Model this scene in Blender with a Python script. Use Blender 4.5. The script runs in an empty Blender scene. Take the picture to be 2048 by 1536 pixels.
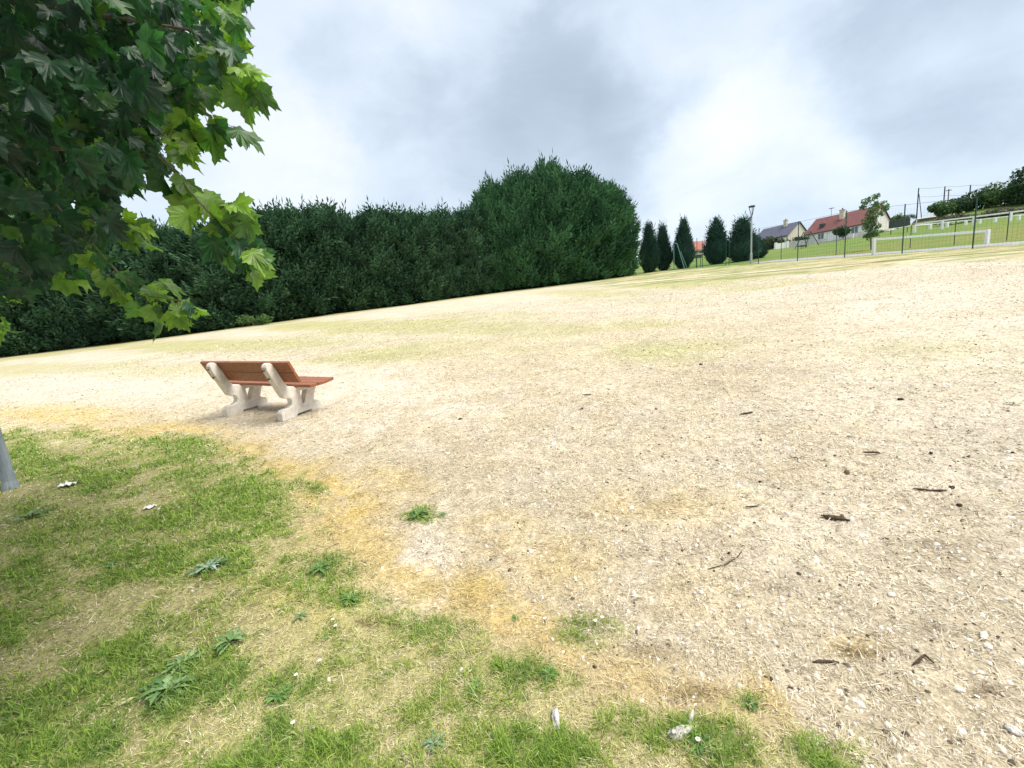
import bpy, bmesh, math, random
import numpy as np
from mathutils import Vector, Matrix

SC = bpy.context.scene
COL = SC.collection
rng = np.random.default_rng(7)
random.seed(7)

# ------------------------------------------------------------------ camera
F, CX, CY = 860.0, 1024.0, 768.0            # focal length and centre in 2048x1536 photo pixels
HC = 1.6                                    # eye height
PITCH, ROLL = math.atan(132 / F), math.atan(0.07)
FW = np.array([0, math.cos(PITCH), -math.sin(PITCH)])
U0 = np.array([0, math.sin(PITCH), math.cos(PITCH)])
R0 = np.array([1.0, 0, 0])
RT = math.cos(ROLL) * R0 - math.sin(ROLL) * U0
UP = math.sin(ROLL) * R0 + math.cos(ROLL) * U0
CAM = np.array([0, 0, HC])


def proj(P):
    d = np.asarray(P, float) - CAM
    z = d @ FW
    return CX + F * (d @ RT) / z, CY - F * (d @ UP) / z, z


def ray(px, py):
    return FW + RT * ((px - CX) / F) - UP * ((py - CY) / F)


def at(px, py, Y):
    """point seen at photo pixel (px,py) that stands Y metres ahead"""
    d = ray(px, py)
    return CAM + d * (Y / d[1])


# ------------------------------------------------------------------ numpy noise
def _hash(ix, iy, seed):
    h = (ix.astype(np.int64) * 374761393 + iy.astype(np.int64) * 668265263 + seed * 974711) & 0x7fffffff
    h = ((h ^ (h >> 13)) * 1274126177) & 0x7fffffff
    return ((h ^ (h >> 16)) & 0xffff) / 65535.0


def vnoise(x, y, seed=0):
    ix, iy = np.floor(x), np.floor(y)
    fx, fy = x - ix, y - iy
    fx = fx * fx * (3 - 2 * fx)
    fy = fy * fy * (3 - 2 * fy)
    a = _hash(ix, iy, seed); b = _hash(ix + 1, iy, seed)
    c = _hash(ix, iy + 1, seed); d = _hash(ix + 1, iy + 1, seed)
    return (a + (b - a) * fx) * (1 - fy) + (c + (d - c) * fx) * fy


def fbm(x, y, seed=0, octv=4):
    s, a, t = 0.0, 0.5, 0.0
    for o in range(octv):
        s = s + a * vnoise(x * 2 ** o + 17.3 * o, y * 2 ** o - 9.1 * o, seed + o)
        t += a
        a *= 0.55
    return s / t


def sst(a, b, x):
    t = np.clip((x - a) / (b - a), 0, 1)
    return t * t * (3 - 2 * t)


# ------------------------------------------------------------------ terrain
PA, PB = 0.05, 0.099


def base_h(x, y):
    d = np.hypot(x, y) + 1e-6
    az = np.arctan2(x, y)
    right = sst(0.55, 0.8, az) * sst(1.9, 1.5, az)
    k = 0.12 + right * 1.05
    eff = np.where(d < 135, d, 135 + (d - 135) * k) / d
    lin = PA * x + PB * y
    lin = np.where(lin < -3, -3 + (lin + 3) * 0.2, lin)
    return lin * eff + 0.08 * (fbm(x * 0.12, y * 0.12, 5, 3) - 0.5) * sst(3, 12, d)


FENCE_X = lambda u: 2580 / (20.6 + 81 * u)          # depth of the near fence along bearing u
_ctrl = [(0, 715, 33), (250, 686, 35), (500, 651, 38), (800, 611, 43), (1050, 578, 46.5), (1270, 551, 48.7),
         (1348, 540, 50.2), (575, 846, 5.65), (1430, 530, 50),
         (1517, 527, 38.5), (1595, 523, 34.7), (1689, 515, 31.0), (1804, 507.5, 27), (1945, 497, 24.1),
         (1562, 520, 41), (1672, 511, 37), (1820, 496, 33.5), (1908, 490.5, 31), (2013, 481, 28.8),
         (1400, 512, 130), (1574, 492, 105), (1612, 487, 109), (1525, 505, 112), (1737, 470, 88), (1617, 489, 99.7), (1778, 464, 92),
         (1828, 463, 55), (1883, 457, 52), (1947, 451, 50), (2020, 442, 48), (1840, 458, 72), (1960, 444, 66), (2040, 438, 62),
         (1900, 432, 82), (1990, 412, 80), (2048, 405, 78)]
_CP = np.array([at(*c) for c in _ctrl] + [np.array([0, 0, 0.0]), np.array([1, 2, .248]), np.array([-2, 2.5, .147]),
                                         np.array([3, 4, .546]), np.array([0, 5, .495]), np.array([8, 10, 1.39])])
_res = _CP[:, 2] - base_h(_CP[:, 0], _CP[:, 1])
_L = 9.0
_K = np.exp(-((_CP[:, None, 0] - _CP[None, :, 0]) ** 2 + (_CP[:, None, 1] - _CP[None, :, 1]) ** 2) / (2 * _L * _L))
_W = np.linalg.solve(_K + 0.03 * np.eye(len(_K)), _res)


def T(x, y):
    x = np.asarray(x, float); y = np.asarray(y, float)
    sh = x.shape
    xf, yf = x.ravel(), y.ravel()
    z = base_h(xf, yf)
    for (cx, cy, _), w in zip(_CP, _W):
        z = z + w * np.exp(-((xf - cx) ** 2 + (yf - cy) ** 2) / (2 * _L * _L))
    z = z + 0.055 * np.exp(-((xf + 4.25) ** 2 + (yf - 6.45) ** 2) / (2 * 0.8 ** 2))
    z += 0.03 * (fbm(xf * 0.9, yf * 0.9, 31, 3) - 0.5) * sst(0.5, 2, np.hypot(xf, yf))
    return z.reshape(sh)


def t1(x, y):
    return float(T(np.array([x]), np.array([y]))[0])


def gpt(px, py):
    """where the ray through a photo pixel meets the ground"""
    d = ray(px, py)
    k = 0.3
    for _ in range(400):
        P = CAM + d * k
        g = P[2] - t1(P[0], P[1])
        if g < 0.002:
            break
        k += max(g * 0.6, 0.002)
        if k > 200:
            break
    return CAM + d * k


def stand(px, Y, py=560.0):
    """ground point on the bearing of pixel px at Y metres ahead"""
    for _ in range(4):
        P = at(px, py, Y)
        z = t1(P[0], P[1])
        py = proj(np.array([P[0], P[1], z]))[1]
    return np.array([P[0], P[1], z])


# ------------------------------------------------------------------ node helpers
def mat(name, rough=0.9, spec=0.2):
    m = bpy.data.materials.new(name); m.use_nodes = True
    n = m.node_tree.nodes; b = n['Principled BSDF']
    b.inputs['Roughness'].default_value = rough
    b.inputs['Specular IOR Level'].default_value = spec
    return m, n, m.node_tree.links, b


def noise_mat(name, c1, c2, scale=8.0, rough=0.85, spec=0.25, bump=0.15, stretch=(1, 1, 1), lo=0.35, hi=0.65, metal=0.0, bscale=None):
    m, n, l, b = mat(name, rough, spec)
    b.inputs['Metallic'].default_value = metal
    tc = n.new('ShaderNodeTexCoord'); mp = n.new('ShaderNodeMapping'); mp.inputs['Scale'].default_value = stretch
    l.new(tc.outputs['Object'], mp.inputs['Vector'])
    nz = n.new('ShaderNodeTexNoise'); nz.inputs['Scale'].default_value = scale; nz.inputs['Detail'].default_value = 8
    nz.inputs['Roughness'].default_value = 0.65
    l.new(mp.outputs['Vector'], nz.inputs['Vector'])
    cr = n.new('ShaderNodeValToRGB')
    cr.color_ramp.elements[0].position = lo; cr.color_ramp.elements[0].color = (*c1, 1)
    cr.color_ramp.elements[1].position = hi; cr.color_ramp.elements[1].color = (*c2, 1)
    l.new(nz.outputs['Fac'], cr.inputs['Fac']); l.new(cr.outputs['Color'], b.inputs['Base Color'])
    if bump:
        n2 = n.new('ShaderNodeTexNoise'); n2.inputs['Scale'].default_value = bscale or scale * 5; n2.inputs['Detail'].default_value = 6
        l.new(mp.outputs['Vector'], n2.inputs['Vector'])
        bp = n.new('ShaderNodeBump'); bp.inputs['Strength'].default_value = bump; bp.inputs['Distance'].default_value = 0.02
        l.new(n2.outputs['Fac'], bp.inputs['Height']); l.new(bp.outputs['Normal'], b.inputs['Normal'])
    return m


def vcol_mat(name, attr='col', rough=0.8, spec=0.2, trans=0.0, nscale=0, tint=(1, 1, 1)):
    m, n, l, b = mat(name, rough, spec)
    a = n.new('ShaderNodeAttribute'); a.attribute_name = attr
    src = a.outputs['Color']
    if nscale:
        tc = n.new('ShaderNodeTexCoord')
        nz = n.new('ShaderNodeTexNoise'); nz.inputs['Scale'].default_value = nscale; nz.inputs['Detail'].default_value = 5
        l.new(tc.outputs['Object'], nz.inputs['Vector'])
        mr = n.new('ShaderNodeMapRange'); mr.inputs[1].default_value = 0.3; mr.inputs[2].default_value = 0.7
        mr.inputs[3].default_value = 0.7; mr.inputs[4].default_value = 1.3
        l.new(nz.outputs['Fac'], mr.inputs[0])
        mx = n.new('ShaderNodeVectorMath'); mx.operation = 'SCALE'
        l.new(src, mx.inputs[0]); l.new(mr.outputs[0], mx.inputs['Scale'])
        src = mx.outputs[0]
    l.new(src, b.inputs['Base Color'])
    if trans:
        tr = n.new('ShaderNodeBsdfTranslucent')
        tm = n.new('ShaderNodeVectorMath'); tm.operation = 'MULTIPLY'; tm.inputs[1].default_value = tint
        l.new(src, tm.inputs[0]); l.new(tm.outputs[0], tr.inputs['Color'])
        mix = n.new('ShaderNodeMixShader'); mix.inputs[0].default_value = trans
        out = n['Material Output']
        l.new(b.outputs[0], mix.inputs[1]); l.new(tr.outputs[0], mix.inputs[2]); l.new(mix.outputs[0], out.inputs['Surface'])
    return m


# ------------------------------------------------------------------ mesh helpers
def link(name, me, m=None, parent=None, smooth=False):
    o = bpy.data.objects.new(name, me); COL.objects.link(o)
    if m is not None:
        me.materials.append(m)
    if parent is not None:
        o.parent = parent
    if smooth:
        me.polygons.foreach_set('use_smooth', np.ones(len(me.polygons), bool))
    return o


def np_mesh(name, V, faces, col=None, attr='col'):
    """V (n,3); faces: list of int arrays (m,k) sharing one k each"""
    me = bpy.data.meshes.new(name)
    V = np.asarray(V, np.float32)
    me.vertices.add(len(V)); me.vertices.foreach_set('co', V.ravel())
    loops = np.concatenate([f.ravel() for f in faces]).astype(np.int32)
    tot = np.concatenate([np.full(len(f), f.shape[1], np.int32) for f in faces])
    start = np.concatenate([[0], np.cumsum(tot)[:-1]]).astype(np.int32)
    me.loops.add(len(loops)); me.loops.foreach_set('vertex_index', loops)
    me.polygons.add(len(tot)); me.polygons.foreach_set('loop_start', start); me.polygons.foreach_set('loop_total', tot)
    if col is not None:
        a = me.color_attributes.new(attr, 'FLOAT_COLOR', 'POINT')
        c = np.ones((len(V), 4), np.float32); c[:, :3] = col
        a.data.foreach_set('color', c.ravel())
    me.update(calc_edges=True); me.validate()
    return me


class MB:
    """collects shapes in world or local coordinates and links them as one mesh"""
    def __init__(s, off=(0, 0, 0)):
        s.bm = bmesh.new(); s.off = np.asarray(off, float)

    def add(s, vs, fs):
        bv = [s.bm.verts.new(Vector(np.asarray(v, float) - s.off)) for v in vs]
        for f in fs:
            try:
                s.bm.faces.new([bv[i] for i in f])
            except ValueError:
                pass
        return s

    def hexa(s, c):          # 8 corners: bottom 4 then top 4
        return s.add(c, [(3, 2, 1, 0), (4, 5, 6, 7), (0, 1, 5, 4), (1, 2, 6, 5), (2, 3, 7, 6), (3, 0, 4, 7)])

    def box(s, x0, x1, y0, y1, z0, z1, f=lambda p: p):
        c = [(x0, y0, z0), (x1, y0, z0), (x1, y1, z0), (x0, y1, z0), (x0, y0, z1), (x1, y0, z1), (x1, y1, z1), (x0, y1, z1)]
        return s.hexa([f(p) for p in c])

    def tube(s, pts, rad, n=8, cap=True):
        pts = [np.asarray(p, float) for p in pts]
        if not hasattr(rad, '__len__'):
            rad = [rad] * len(pts)
        rings = []
        for i, p in enumerate(pts):
            d = pts[min(i + 1, len(pts) - 1)] - pts[max(i - 1, 0)]
            d = d / (np.linalg.norm(d) + 1e-9)
            a = np.array([0, 0, 1.0]) if abs(d[2]) < 0.9 else np.array([1.0, 0, 0])
            e1 = np.cross(d, a); e1 /= np.linalg.norm(e1); e2 = np.cross(d, e1)
            rings.append([p + rad[i] * (math.cos(2 * math.pi * k / n) * e1 + math.sin(2 * math.pi * k / n) * e2) for k in range(n)])
        vs = [v for r in rings for v in r]; fs = []
        for i in range(len(pts) - 1):
            for k in range(n):
                fs.append((i * n + k, i * n + (k + 1) % n, (i + 1) * n + (k + 1) % n, (i + 1) * n + k))
        if cap:
            fs.append(tuple(range(n))[::-1]); fs.append(tuple((len(pts) - 1) * n + k for k in range(n)))
        return s.add(vs, fs)

    def bar(s, a, b, w, h=None, up=(0, 0, 1)):
        a = np.asarray(a, float); b = np.asarray(b, float); h = h or w
        d = b - a; d /= np.linalg.norm(d)
        up = np.asarray(up, float)
        if abs(d @ up) > 0.95:
            up = np.array([0, 1.0, 0])
        e1 = np.cross(d, up); e1 /= np.linalg.norm(e1); e2 = np.cross(e1, d)
        q = [(-1, -1), (1, -1), (1, 1), (-1, 1)]
        return s.hexa([a + e1 * w / 2 * i + e2 * h / 2 * j for i, j in q] + [b + e1 * w / 2 * i + e2 * h / 2 * j for i, j in q])

    def prism(s, poly, axis_a, axis_b, axis_n, org, t0, t1_):
        """poly: list of (a,b); extruded along axis_n from t0 to t1"""
        A, B, N, O = (np.asarray(v, float) for v in (axis_a, axis_b, axis_n, org))
        n = len(poly)
        vs = [O + A * a + B * b + N * t0 for a, b in poly] + [O + A * a + B * b + N * t1_ for a, b in poly]
        fs = [tuple(range(n))[::-1], tuple(range(n, 2 * n))] + [(i, (i + 1) % n, n + (i + 1) % n, n + i) for i in range(n)]
        return s.add(vs, fs)

    def build(s, name, m, parent=None, smooth=False, bevel=0.0):
        bmesh.ops.recalc_face_normals(s.bm, faces=s.bm.faces)
        if bevel:
            es = [e for e in s.bm.edges if len(e.link_faces) == 2 and e.calc_face_angle(0) > 0.5]
            bmesh.ops.bevel(s.bm, geom=es, offset=bevel, segments=2, profile=0.6, affect='EDGES', clamp_overlap=True)
        me = bpy.data.meshes.new(name); s.bm.to_mesh(me); s.bm.free()
        o = link(name, me, m, parent, smooth)
        return o


def tag(o, label=None, cat=None, group=None, kind=None):
    if label: o['label'] = label
    if cat: o['category'] = cat
    if group: o['group'] = group
    if kind: o['kind'] = kind
    return o


def empty(name, loc, label, cat, group=None):
    o = bpy.data.objects.new(name, None); COL.objects.link(o)
    o.location = Vector(np.asarray(loc, float)); o.empty_display_size = 0.2
    return tag(o, label, cat, group)


def copy_tree(src, loc, rz=0.0, scale=(1, 1, 1), label=None):
    r = src.copy(); COL.objects.link(r)
    r.location = Vector(np.asarray(loc, float)); r.rotation_euler = (0, 0, rz); r.scale = scale
    if label: r['label'] = label
    for ch in list(src.children):
        c = ch.copy(); COL.objects.link(c); c.parent = r
    return r


# ------------------------------------------------------------------ world and light
SUN_EL, SUN_AZ = math.radians(62), math.radians(102)      # azimuth measured from +Y towards +X


def make_world():
    w = bpy.data.worlds.new('World'); SC.world = w; w.use_nodes = True
    n, l = w.node_tree.nodes, w.node_tree.links
    n.clear()
    out = n.new('ShaderNodeOutputWorld'); bg = n.new('ShaderNodeBackground'); bg.inputs['Strength'].default_value = 0.1
    l.new(bg.outputs[0], out.inputs[0])
    sky = n.new('ShaderNodeTexSky'); sky.sky_type = 'NISHITA'; sky.sun_disc = False
    sky.sun_elevation = SUN_EL; sky.sun_rotation = SUN_AZ
    tc = n.new('ShaderNodeTexCoord')
    D = tc.outputs['Generated']

    def math_(op, a, b=None, clamp=False):
        m = n.new('ShaderNodeMath'); m.operation = op; m.use_clamp = clamp
        for i, v in enumerate((a, b)):
            if v is None: continue
            if isinstance(v, (int, float)): m.inputs[i].default_value = v
            else: l.new(v, m.inputs[i])
        return m.outputs[0]

    sp = n.new('ShaderNodeSeparateXYZ'); l.new(D, sp.inputs[0])
    zz = math_('ADD', math_('MAXIMUM', sp.outputs[2], 0.0), 0.16)
    cb = n.new('ShaderNodeCombineXYZ')
    l.new(math_('DIVIDE', sp.outputs[0], zz), cb.inputs[0]); l.new(math_('DIVIDE', sp.outputs[1], zz), cb.inputs[1])

    def nz(vec, scale, det, rough=0.55, dist=0.0):
        t = n.new('ShaderNodeTexNoise'); t.inputs['Scale'].default_value = scale; t.inputs['Detail'].default_value = det
        t.inputs['Roughness'].default_value = rough; t.inputs['Distortion'].default_value = dist
        l.new(vec, t.inputs['Vector']); return t
    mp = n.new('ShaderNodeMapping'); mp.inputs['Location'].default_value = (3.1, 1.7, 0.0); mp.inputs['Rotation'].default_value = (0, 0, 0.5)
    mp.inputs['Scale'].default_value = (1.0, 1.0, 2.3); l.new(D, mp.inputs[0])
    n1 = nz(mp.outputs[0], 1.9, 7, 0.5, 0.4)
    n2 = nz(mp.outputs[0], 4.6, 9, 0.6, 0.5)
    # distort direction a little so that large cloud masses have ragged edges
    dn = nz(D, 2.6, 6, 0.62)
    vs = n.new('ShaderNodeVectorMath'); vs.operation = 'SUBTRACT'; l.new(dn.outputs['Color'], vs.inputs[0]); vs.inputs[1].default_value = (.5, .5, .5)
    vm = n.new('ShaderNodeVectorMath'); vm.operation = 'SCALE'; vm.inputs['Scale'].default_value = 0.30; l.new(vs.outputs[0], vm.inputs[0])
    va = n.new('ShaderNodeVectorMath'); va.operation = 'ADD'; l.new(D, va.inputs[0]); l.new(vm.outputs[0], va.inputs[1])
    vn = n.new('ShaderNodeVectorMath'); vn.operation = 'NORMALIZE'; l.new(va.outputs[0], vn.inputs[0])
    acc = math_('MULTIPLY', math_('SUBTRACT', n1.outputs['Fac'], 0.5), 0.32)
    acc = math_('ADD', acc, math_('MULTIPLY', math_('SUBTRACT', n2.outputs['Fac'], 0.5), 0.55))
    # cloud masses of the day: bearing and height of each, its breadth, light (+) or grey (-)
    for px, py, rad, amp in SKY_MASSES:
        d = ray(px, py); d = d / np.linalg.norm(d)
        dt = n.new('ShaderNodeVectorMath'); dt.operation = 'DOT_PRODUCT'; l.new(vn.outputs[0], dt.inputs[0]); dt.inputs[1].default_value = tuple(d)
        mr = n.new('ShaderNodeMapRange'); mr.interpolation_type = 'SMOOTHERSTEP'
        mr.inputs[1].default_value = math.cos(rad); mr.inputs[2].default_value = 1.0
        mr.inputs[3].default_value = 0.0; mr.inputs[4].default_value = amp
        l.new(dt.outputs['Value'], mr.inputs[0]); acc = math_('ADD', acc, mr.outputs[0])
    val = math_('ADD', acc, 0.71, True)
    cr = n.new('ShaderNodeValToRGB'); e = cr.color_ramp.elements
    e[0].position = 0.0; e[0].color = (0.41, 0.485, 0.57, 1)
    e[1].position = 1.0; e[1].color = (0.95, 0.975, 1.0, 1)
    x = e.new(0.33); x.color = (0.53, 0.62, 0.725, 1)
    x = e.new(0.60); x.color = (0.69, 0.79, 0.90, 1)
    x = e.new(0.85); x.color = (0.85, 0.91, 0.97, 1)
    l.new(val, cr.inputs[0])
    sc = n.new('ShaderNodeVectorMath'); sc.operation = 'SCALE'; sc.inputs['Scale'].default_value = SKY_GAIN; l.new(cr.outputs[0], sc.inputs[0])
    mx = n.new('ShaderNodeMix'); mx.data_type = 'RGBA'; mx.inputs[0].default_value = 0.94
    l.new(sky.outputs[0], mx.inputs[6]); l.new(sc.outputs[0], mx.inputs[7])
    l.new(mx.outputs[2], bg.inputs['Color'])


SKY_GAIN = 2.6
SKY_MASSES = [(1360, 140, 0.18, 0.15), (1500, 330, 0.20, 0.26), (1380, 350, 0.14, 0.12), (1950, 200, 0.24, 0.22), (1750, 260, 0.2, 0.10), (620, 230, 0.26, 0.14),
              (880, 60, 0.22, 0.16), (560, 380, 0.2, 0.12), (1720, 130, .16, .10),
              (1020, 240, 0.22, -0.16), (1150, 270, 0.22, -0.18), (1290, 310, 0.18, -0.26), (880, 300, 0.20, -0.18), (760, 140, 0.15, -0.30), (1080, 120, 0.22, -0.10), (1300, 30, 0.24, -0.16),
              (1950, 30, 0.24, -0.28), (1780, 60, 0.2, -0.20), (1640, 180, 0.16, -0.10), (1800, 400, 0.24, -0.24), (2000, 330, 0.22, -0.16), (1480, 440, 0.14, -0.18), (700, 420, .2, -.06), (560, 90, 0.13, -0.12), (400, 300, .2, -.08)]
make_world()
SC.view_settings.view_transform = 'Standard'; SC.view_settings.look = 'None'
SC.view_settings.exposure = 2.02; SC.view_settings.gamma = 1.0

ld = bpy.data.lights.new('sun', 'SUN'); ld.energy = 1.5; ld.angle = math.radians(38); ld.color = (1.0, 0.95, 0.87)
lo = bpy.data.objects.new('sun', ld); COL.objects.link(lo)
sd = Vector((math.sin(SUN_AZ) * math.cos(SUN_EL), math.cos(SUN_AZ) * math.cos(SUN_EL), math.sin(SUN_EL)))
lo.rotation_euler = (-sd).to_track_quat('-Z', 'Y').to_euler(); lo.location = (0, 0, 60)

cd = bpy.data.cameras.new('camera'); co = bpy.data.objects.new('camera', cd); COL.objects.link(co)
cd.sensor_width = 36; cd.sensor_fit = 'HORIZONTAL'; cd.lens = F / 2048 * 36; cd.clip_end = 3000; cd.clip_start = 0.05
M = Matrix(((RT[0], UP[0], -FW[0], 0), (RT[1], UP[1], -FW[1], 0), (RT[2], UP[2], -FW[2], HC), (0, 0, 0, 1)))
co.matrix_world = M; SC.camera = co

# ------------------------------------------------------------------ ground cover zones (albedo of what grows or lies there)
GREEN_POLY_PX = [(-500, 880), (0, 850), (110, 862), (230, 872), (330, 880), (440, 915), (560, 945), (585, 1000), (600, 1080), (650, 1130),
                 (730, 1190), (820, 1225), (930, 1275), (1020, 1310), (1110, 1350), (1240, 1415), (1400, 1440), (1580, 1475), (1800, 1560),
                 (1900, 2100), (-500, 2100)]
_gp = np.array([gpt(*p)[:2] for p in GREEN_POLY_PX])


def poly_sd(x, y, P):
    """signed distance, positive inside"""
    n = len(P); best = np.full(x.shape, 1e9); ins = np.zeros(x.shape, bool)
    for i in range(n):
        a, b = P[i], P[(i + 1) % n]
        e = b - a; wx, wy = x - a[0], y - a[1]
        t = np.clip((wx * e[0] + wy * e[1]) / (e @ e + 1e-12), 0, 1)
        best = np.minimum(best, (wx - t * e[0]) ** 2 + (wy - t * e[1]) ** 2)
        c = ((a[1] > y) != (b[1] > y)) & (x < e[0] * (y - a[1]) / (e[1] + 1e-12) + a[0])
        ins ^= c
    return np.where(ins, 1, -1) * np.sqrt(best)


def blob(px, py, rx, ry, amp=1.0):
    c = gpt(px, py)[:2]
    a = (gpt(px + rx, py)[:2] - gpt(px - rx, py)[:2]) / 2
    b = (gpt(px, py + ry)[:2] - gpt(px, py - ry)[:2]) / 2
    return c, np.linalg.inv(np.stack([a, b], 1)), amp


B_GREEN = [blob(*b) for b in [(470, 985, 110, 45), (190, 960, 50, 22), (340, 895, 110, 24), (60, 905, 45, 35), (530, 1010, 60, 45), (640, 1145, 50, 22),
           (340, 1370, 80, 50), (1050, 1345, 80, 45), (1080, 1500, 120, 45, 1.0), (1380, 1470, 110, 40), (1620, 1500, 70, 30, .8), (1180, 1265, 70, 35, .6),
           (880, 1260, 80, 35, .7), (838, 1030, 36, 15, .7), (622, 975, 34, 14), (270, 1110, 150, 35), (450, 1130, 70, 40), (60, 1150, 70, 50),
           (100, 1480, 130, 70), (260, 1310, 80, 45), (700, 1200, 70, 26, .8), (930, 1370, 60, 40, .5), (1500, 1405, 40, 18, .8), (600, 1400, 90, 40, .5),
           (960, 1480, 70, 50, .5), (150, 1060, 150, 50, .6), (1250, 1440, 60, 30, .6), (540, 1490, 60, 40, .6), (10, 1250, 60, 60, .9)]]
B_STRAWIN = [blob(*b) for b in [(230, 1195, 120, 35), (170, 1250, 90, 30, .7), (560, 1310, 90, 60, .9), (370, 1290, 60, 25, .5), (140, 890, 60, 18), (100, 985, 90, 25, .7),
             (740, 1400, 80, 60, .9), (820, 1470, 70, 50, .7), (350, 1200, 60, 25, .8), (480, 1440, 70, 40, .7), (30, 1330, 120, 25, .8), (250, 1440, 90, 25, .6), (250, 900, 70, 10, .7)]]
B_YEL = [blob(*b) for b in [(690, 1020, 95, 65, 1.0), (640, 980, 90, 40, 1.0), (570, 1180, 70, 55, .85), (650, 1230, 50, 40, .6), (955, 1180, 80, 55, .85), (1020, 1245, 120, 45, .8),
         (100, 828, 170, 22, .8), (330, 862, 140, 22, .9), (440, 900, 90, 22, .9), (560, 935, 60, 22, .9), (1300, 1010, 180, 40, .35), (1130, 1130, 130, 70, .45), (1250, 1340, 120, 45, .55),
         (780, 960, 90, 40, .5), (560, 950, 60, 18, .9), (490, 1160, 50, 16, .7), (1000, 1060, 90, 50, .4), (1700, 1290, 70, 30, .35), (1080, 1290, 110, 40, .6), (1400, 1180, 150, 60, .2)]]
B_PALE = [blob(*b) for b in [(845, 1115, 55, 70, .9), (865, 1190, 40, 35, .9), (600, 770, 260, 45, .7), (200, 765, 260, 35, .6), (1850, 640, 260, 90, .5), (430, 850, 160, 30, .4), (1700, 1010, 250, 100, .25),
          (1950, 850, 200, 120, .45), (1250, 1160, 80, 50, .4), (1530, 1150, 120, 60, .3)]]
B_DARK = [blob(*b) for b in [(1720, 1300, 50, 17, .95), (1970, 1380, 55, 20, 1.0), (745, 1245, 45, 16, 1.0), (1390, 1385, 60, 16, .8), (1300, 1300, 60, 16, .45), (1560, 1175, 60, 14, .45), (1860, 1090, 70, 16, .5), (1480, 735, 110, 18, .14), (1420, 770, 90, 18, .14), (1900, 1010, 110, 26, .2),
          (1960, 900, 140, 50, .12), (1880, 1110, 160, 40, .16), (1330, 1010, 60, 20, .3), (1430, 1090, 90, 40, .14), (1580, 1160, 100, 30, .2), (1840, 1270, 80, 35, .3), (1400, 1395, 60, 20, .5)]]
B_FAR = [blob(*b) for b in [(1080, 655, 140, 9, .75), (950, 630, 150, 8, .5), (1250, 600, 130, 8, .3), (700, 650, 220, 13, .9), (400, 690, 260, 14, .9), (60, 735, 200, 10, .6), (1330, 566, 120, 9, .9), (1160, 585, 120, 7, .7),
         (1800, 700, 80, 8, .2), (1500, 560, 160, 4, .5)]]
BARE_FAR = [blob(*b) for b in [(1000, 614, 120, 5, .6), (1250, 578, 150, 4, .5)]]
PATH_IN, PATH_OUT = [], []


def bsum(bl, x, y, wob):
    s = np.zeros(x.shape)
    for c, Mi, a in bl:
        dx, dy = x - c[0], y - c[1]
        r = np.hypot(Mi[0, 0] * dx + Mi[0, 1] * dy, Mi[1, 0] * dx + Mi[1, 1] * dy)
        s = np.maximum(s, a * sst(1.5, 0.35, r + wob * 1.3))
    return s


def zones(x, y):
    x = np.asarray(x, float); y = np.asarray(y, float)
    d = np.hypot(x, y)
    w1 = fbm(x * 3.1, y * 3.1, 3, 4) - 0.5
    w2 = fbm(x * 9.0, y * 9.0, 8, 3) - 0.5
    wf = fbm(x * 0.35, y * 0.55, 12, 4) - 0.5
    wob = w1 * np.clip(8 / (d + 2), 0.5, 1.3) + 0.5 * w2
    sdist = poly_sd(x, y, _gp)
    ins = sst(-0.10, 0.14, sdist / np.clip(d / 3, 0.6, 2.5) + 0.45 * w1 + 0.25 * w2)
    gmix = fbm(x * 2.1 + 5, y * 3.0, 44, 5)
    g = ins * np.clip(0.60 - 0.27 * sst(2.7, 1.7, d) + 2.7 * (gmix - 0.5) + 1.1 * w2, 0.0, 1)
    g = np.maximum(g, bsum(B_GREEN, x, y, wob) * 0.95)
    g = g * (1 - 0.85 * bsum(B_STRAWIN, x, y, wob))
    yl = bsum(B_YEL, x, y, 1.15 * wob) * (1 - 0.55 * g) * np.clip(0.8 + 1.3 * w1 + 1.2 * w2, 0.3, 0.95)
    edge = np.exp(-((sdist + 0.10 + 0.5 * w1) / (0.13 + 0.035 * d)) ** 2) * np.clip(0.65 + 2.2 * w1, 0, 1) * (x < 0.9)
    yl = np.maximum(yl, 0.62 * edge * (1 - 0.6 * g))
    g = g * (1 - 0.35 * yl)
    pale = bsum(B_PALE, x, y, wob) * (1 - g) * (1 - 0.7 * yl)
    dark = bsum(B_DARK, x, y, wob) * (1 - 0.5 * g)
    far = np.maximum(bsum(B_FAR, x, y, wf * 1.4), 0)
    return g, yl, pale, dark, far, ins, w1, w2, wf


C_STRAW = np.array([0.50, 0.42, 0.285]); C_TAN = np.array([0.55, 0.475, 0.355]); C_PALE = np.array([0.62, 0.55, 0.455])
C_GREEN = np.array([0.095, 0.165, 0.035]); C_YEL = np.array([0.64, 0.475, 0.13]); C_DARK = np.array([0.13, 0.09, 0.05])
C_FARG = np.array([0.36, 0.35, 0.145]); C_LAWN = np.array([0.125, 0.205, 0.05]); C_OLIVE = np.array([0.20, 0.205, 0.07])


def mixc(c, k, w):
    return c * (1 - w[..., None]) + np.asarray(k) * w[..., None]


def fence_s(x, y):
    """metres beyond (+) or before (-) the near fence line"""
    return (20.6 * y + 81 * x - 2580) / math.hypot(20.6, 81)


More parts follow.
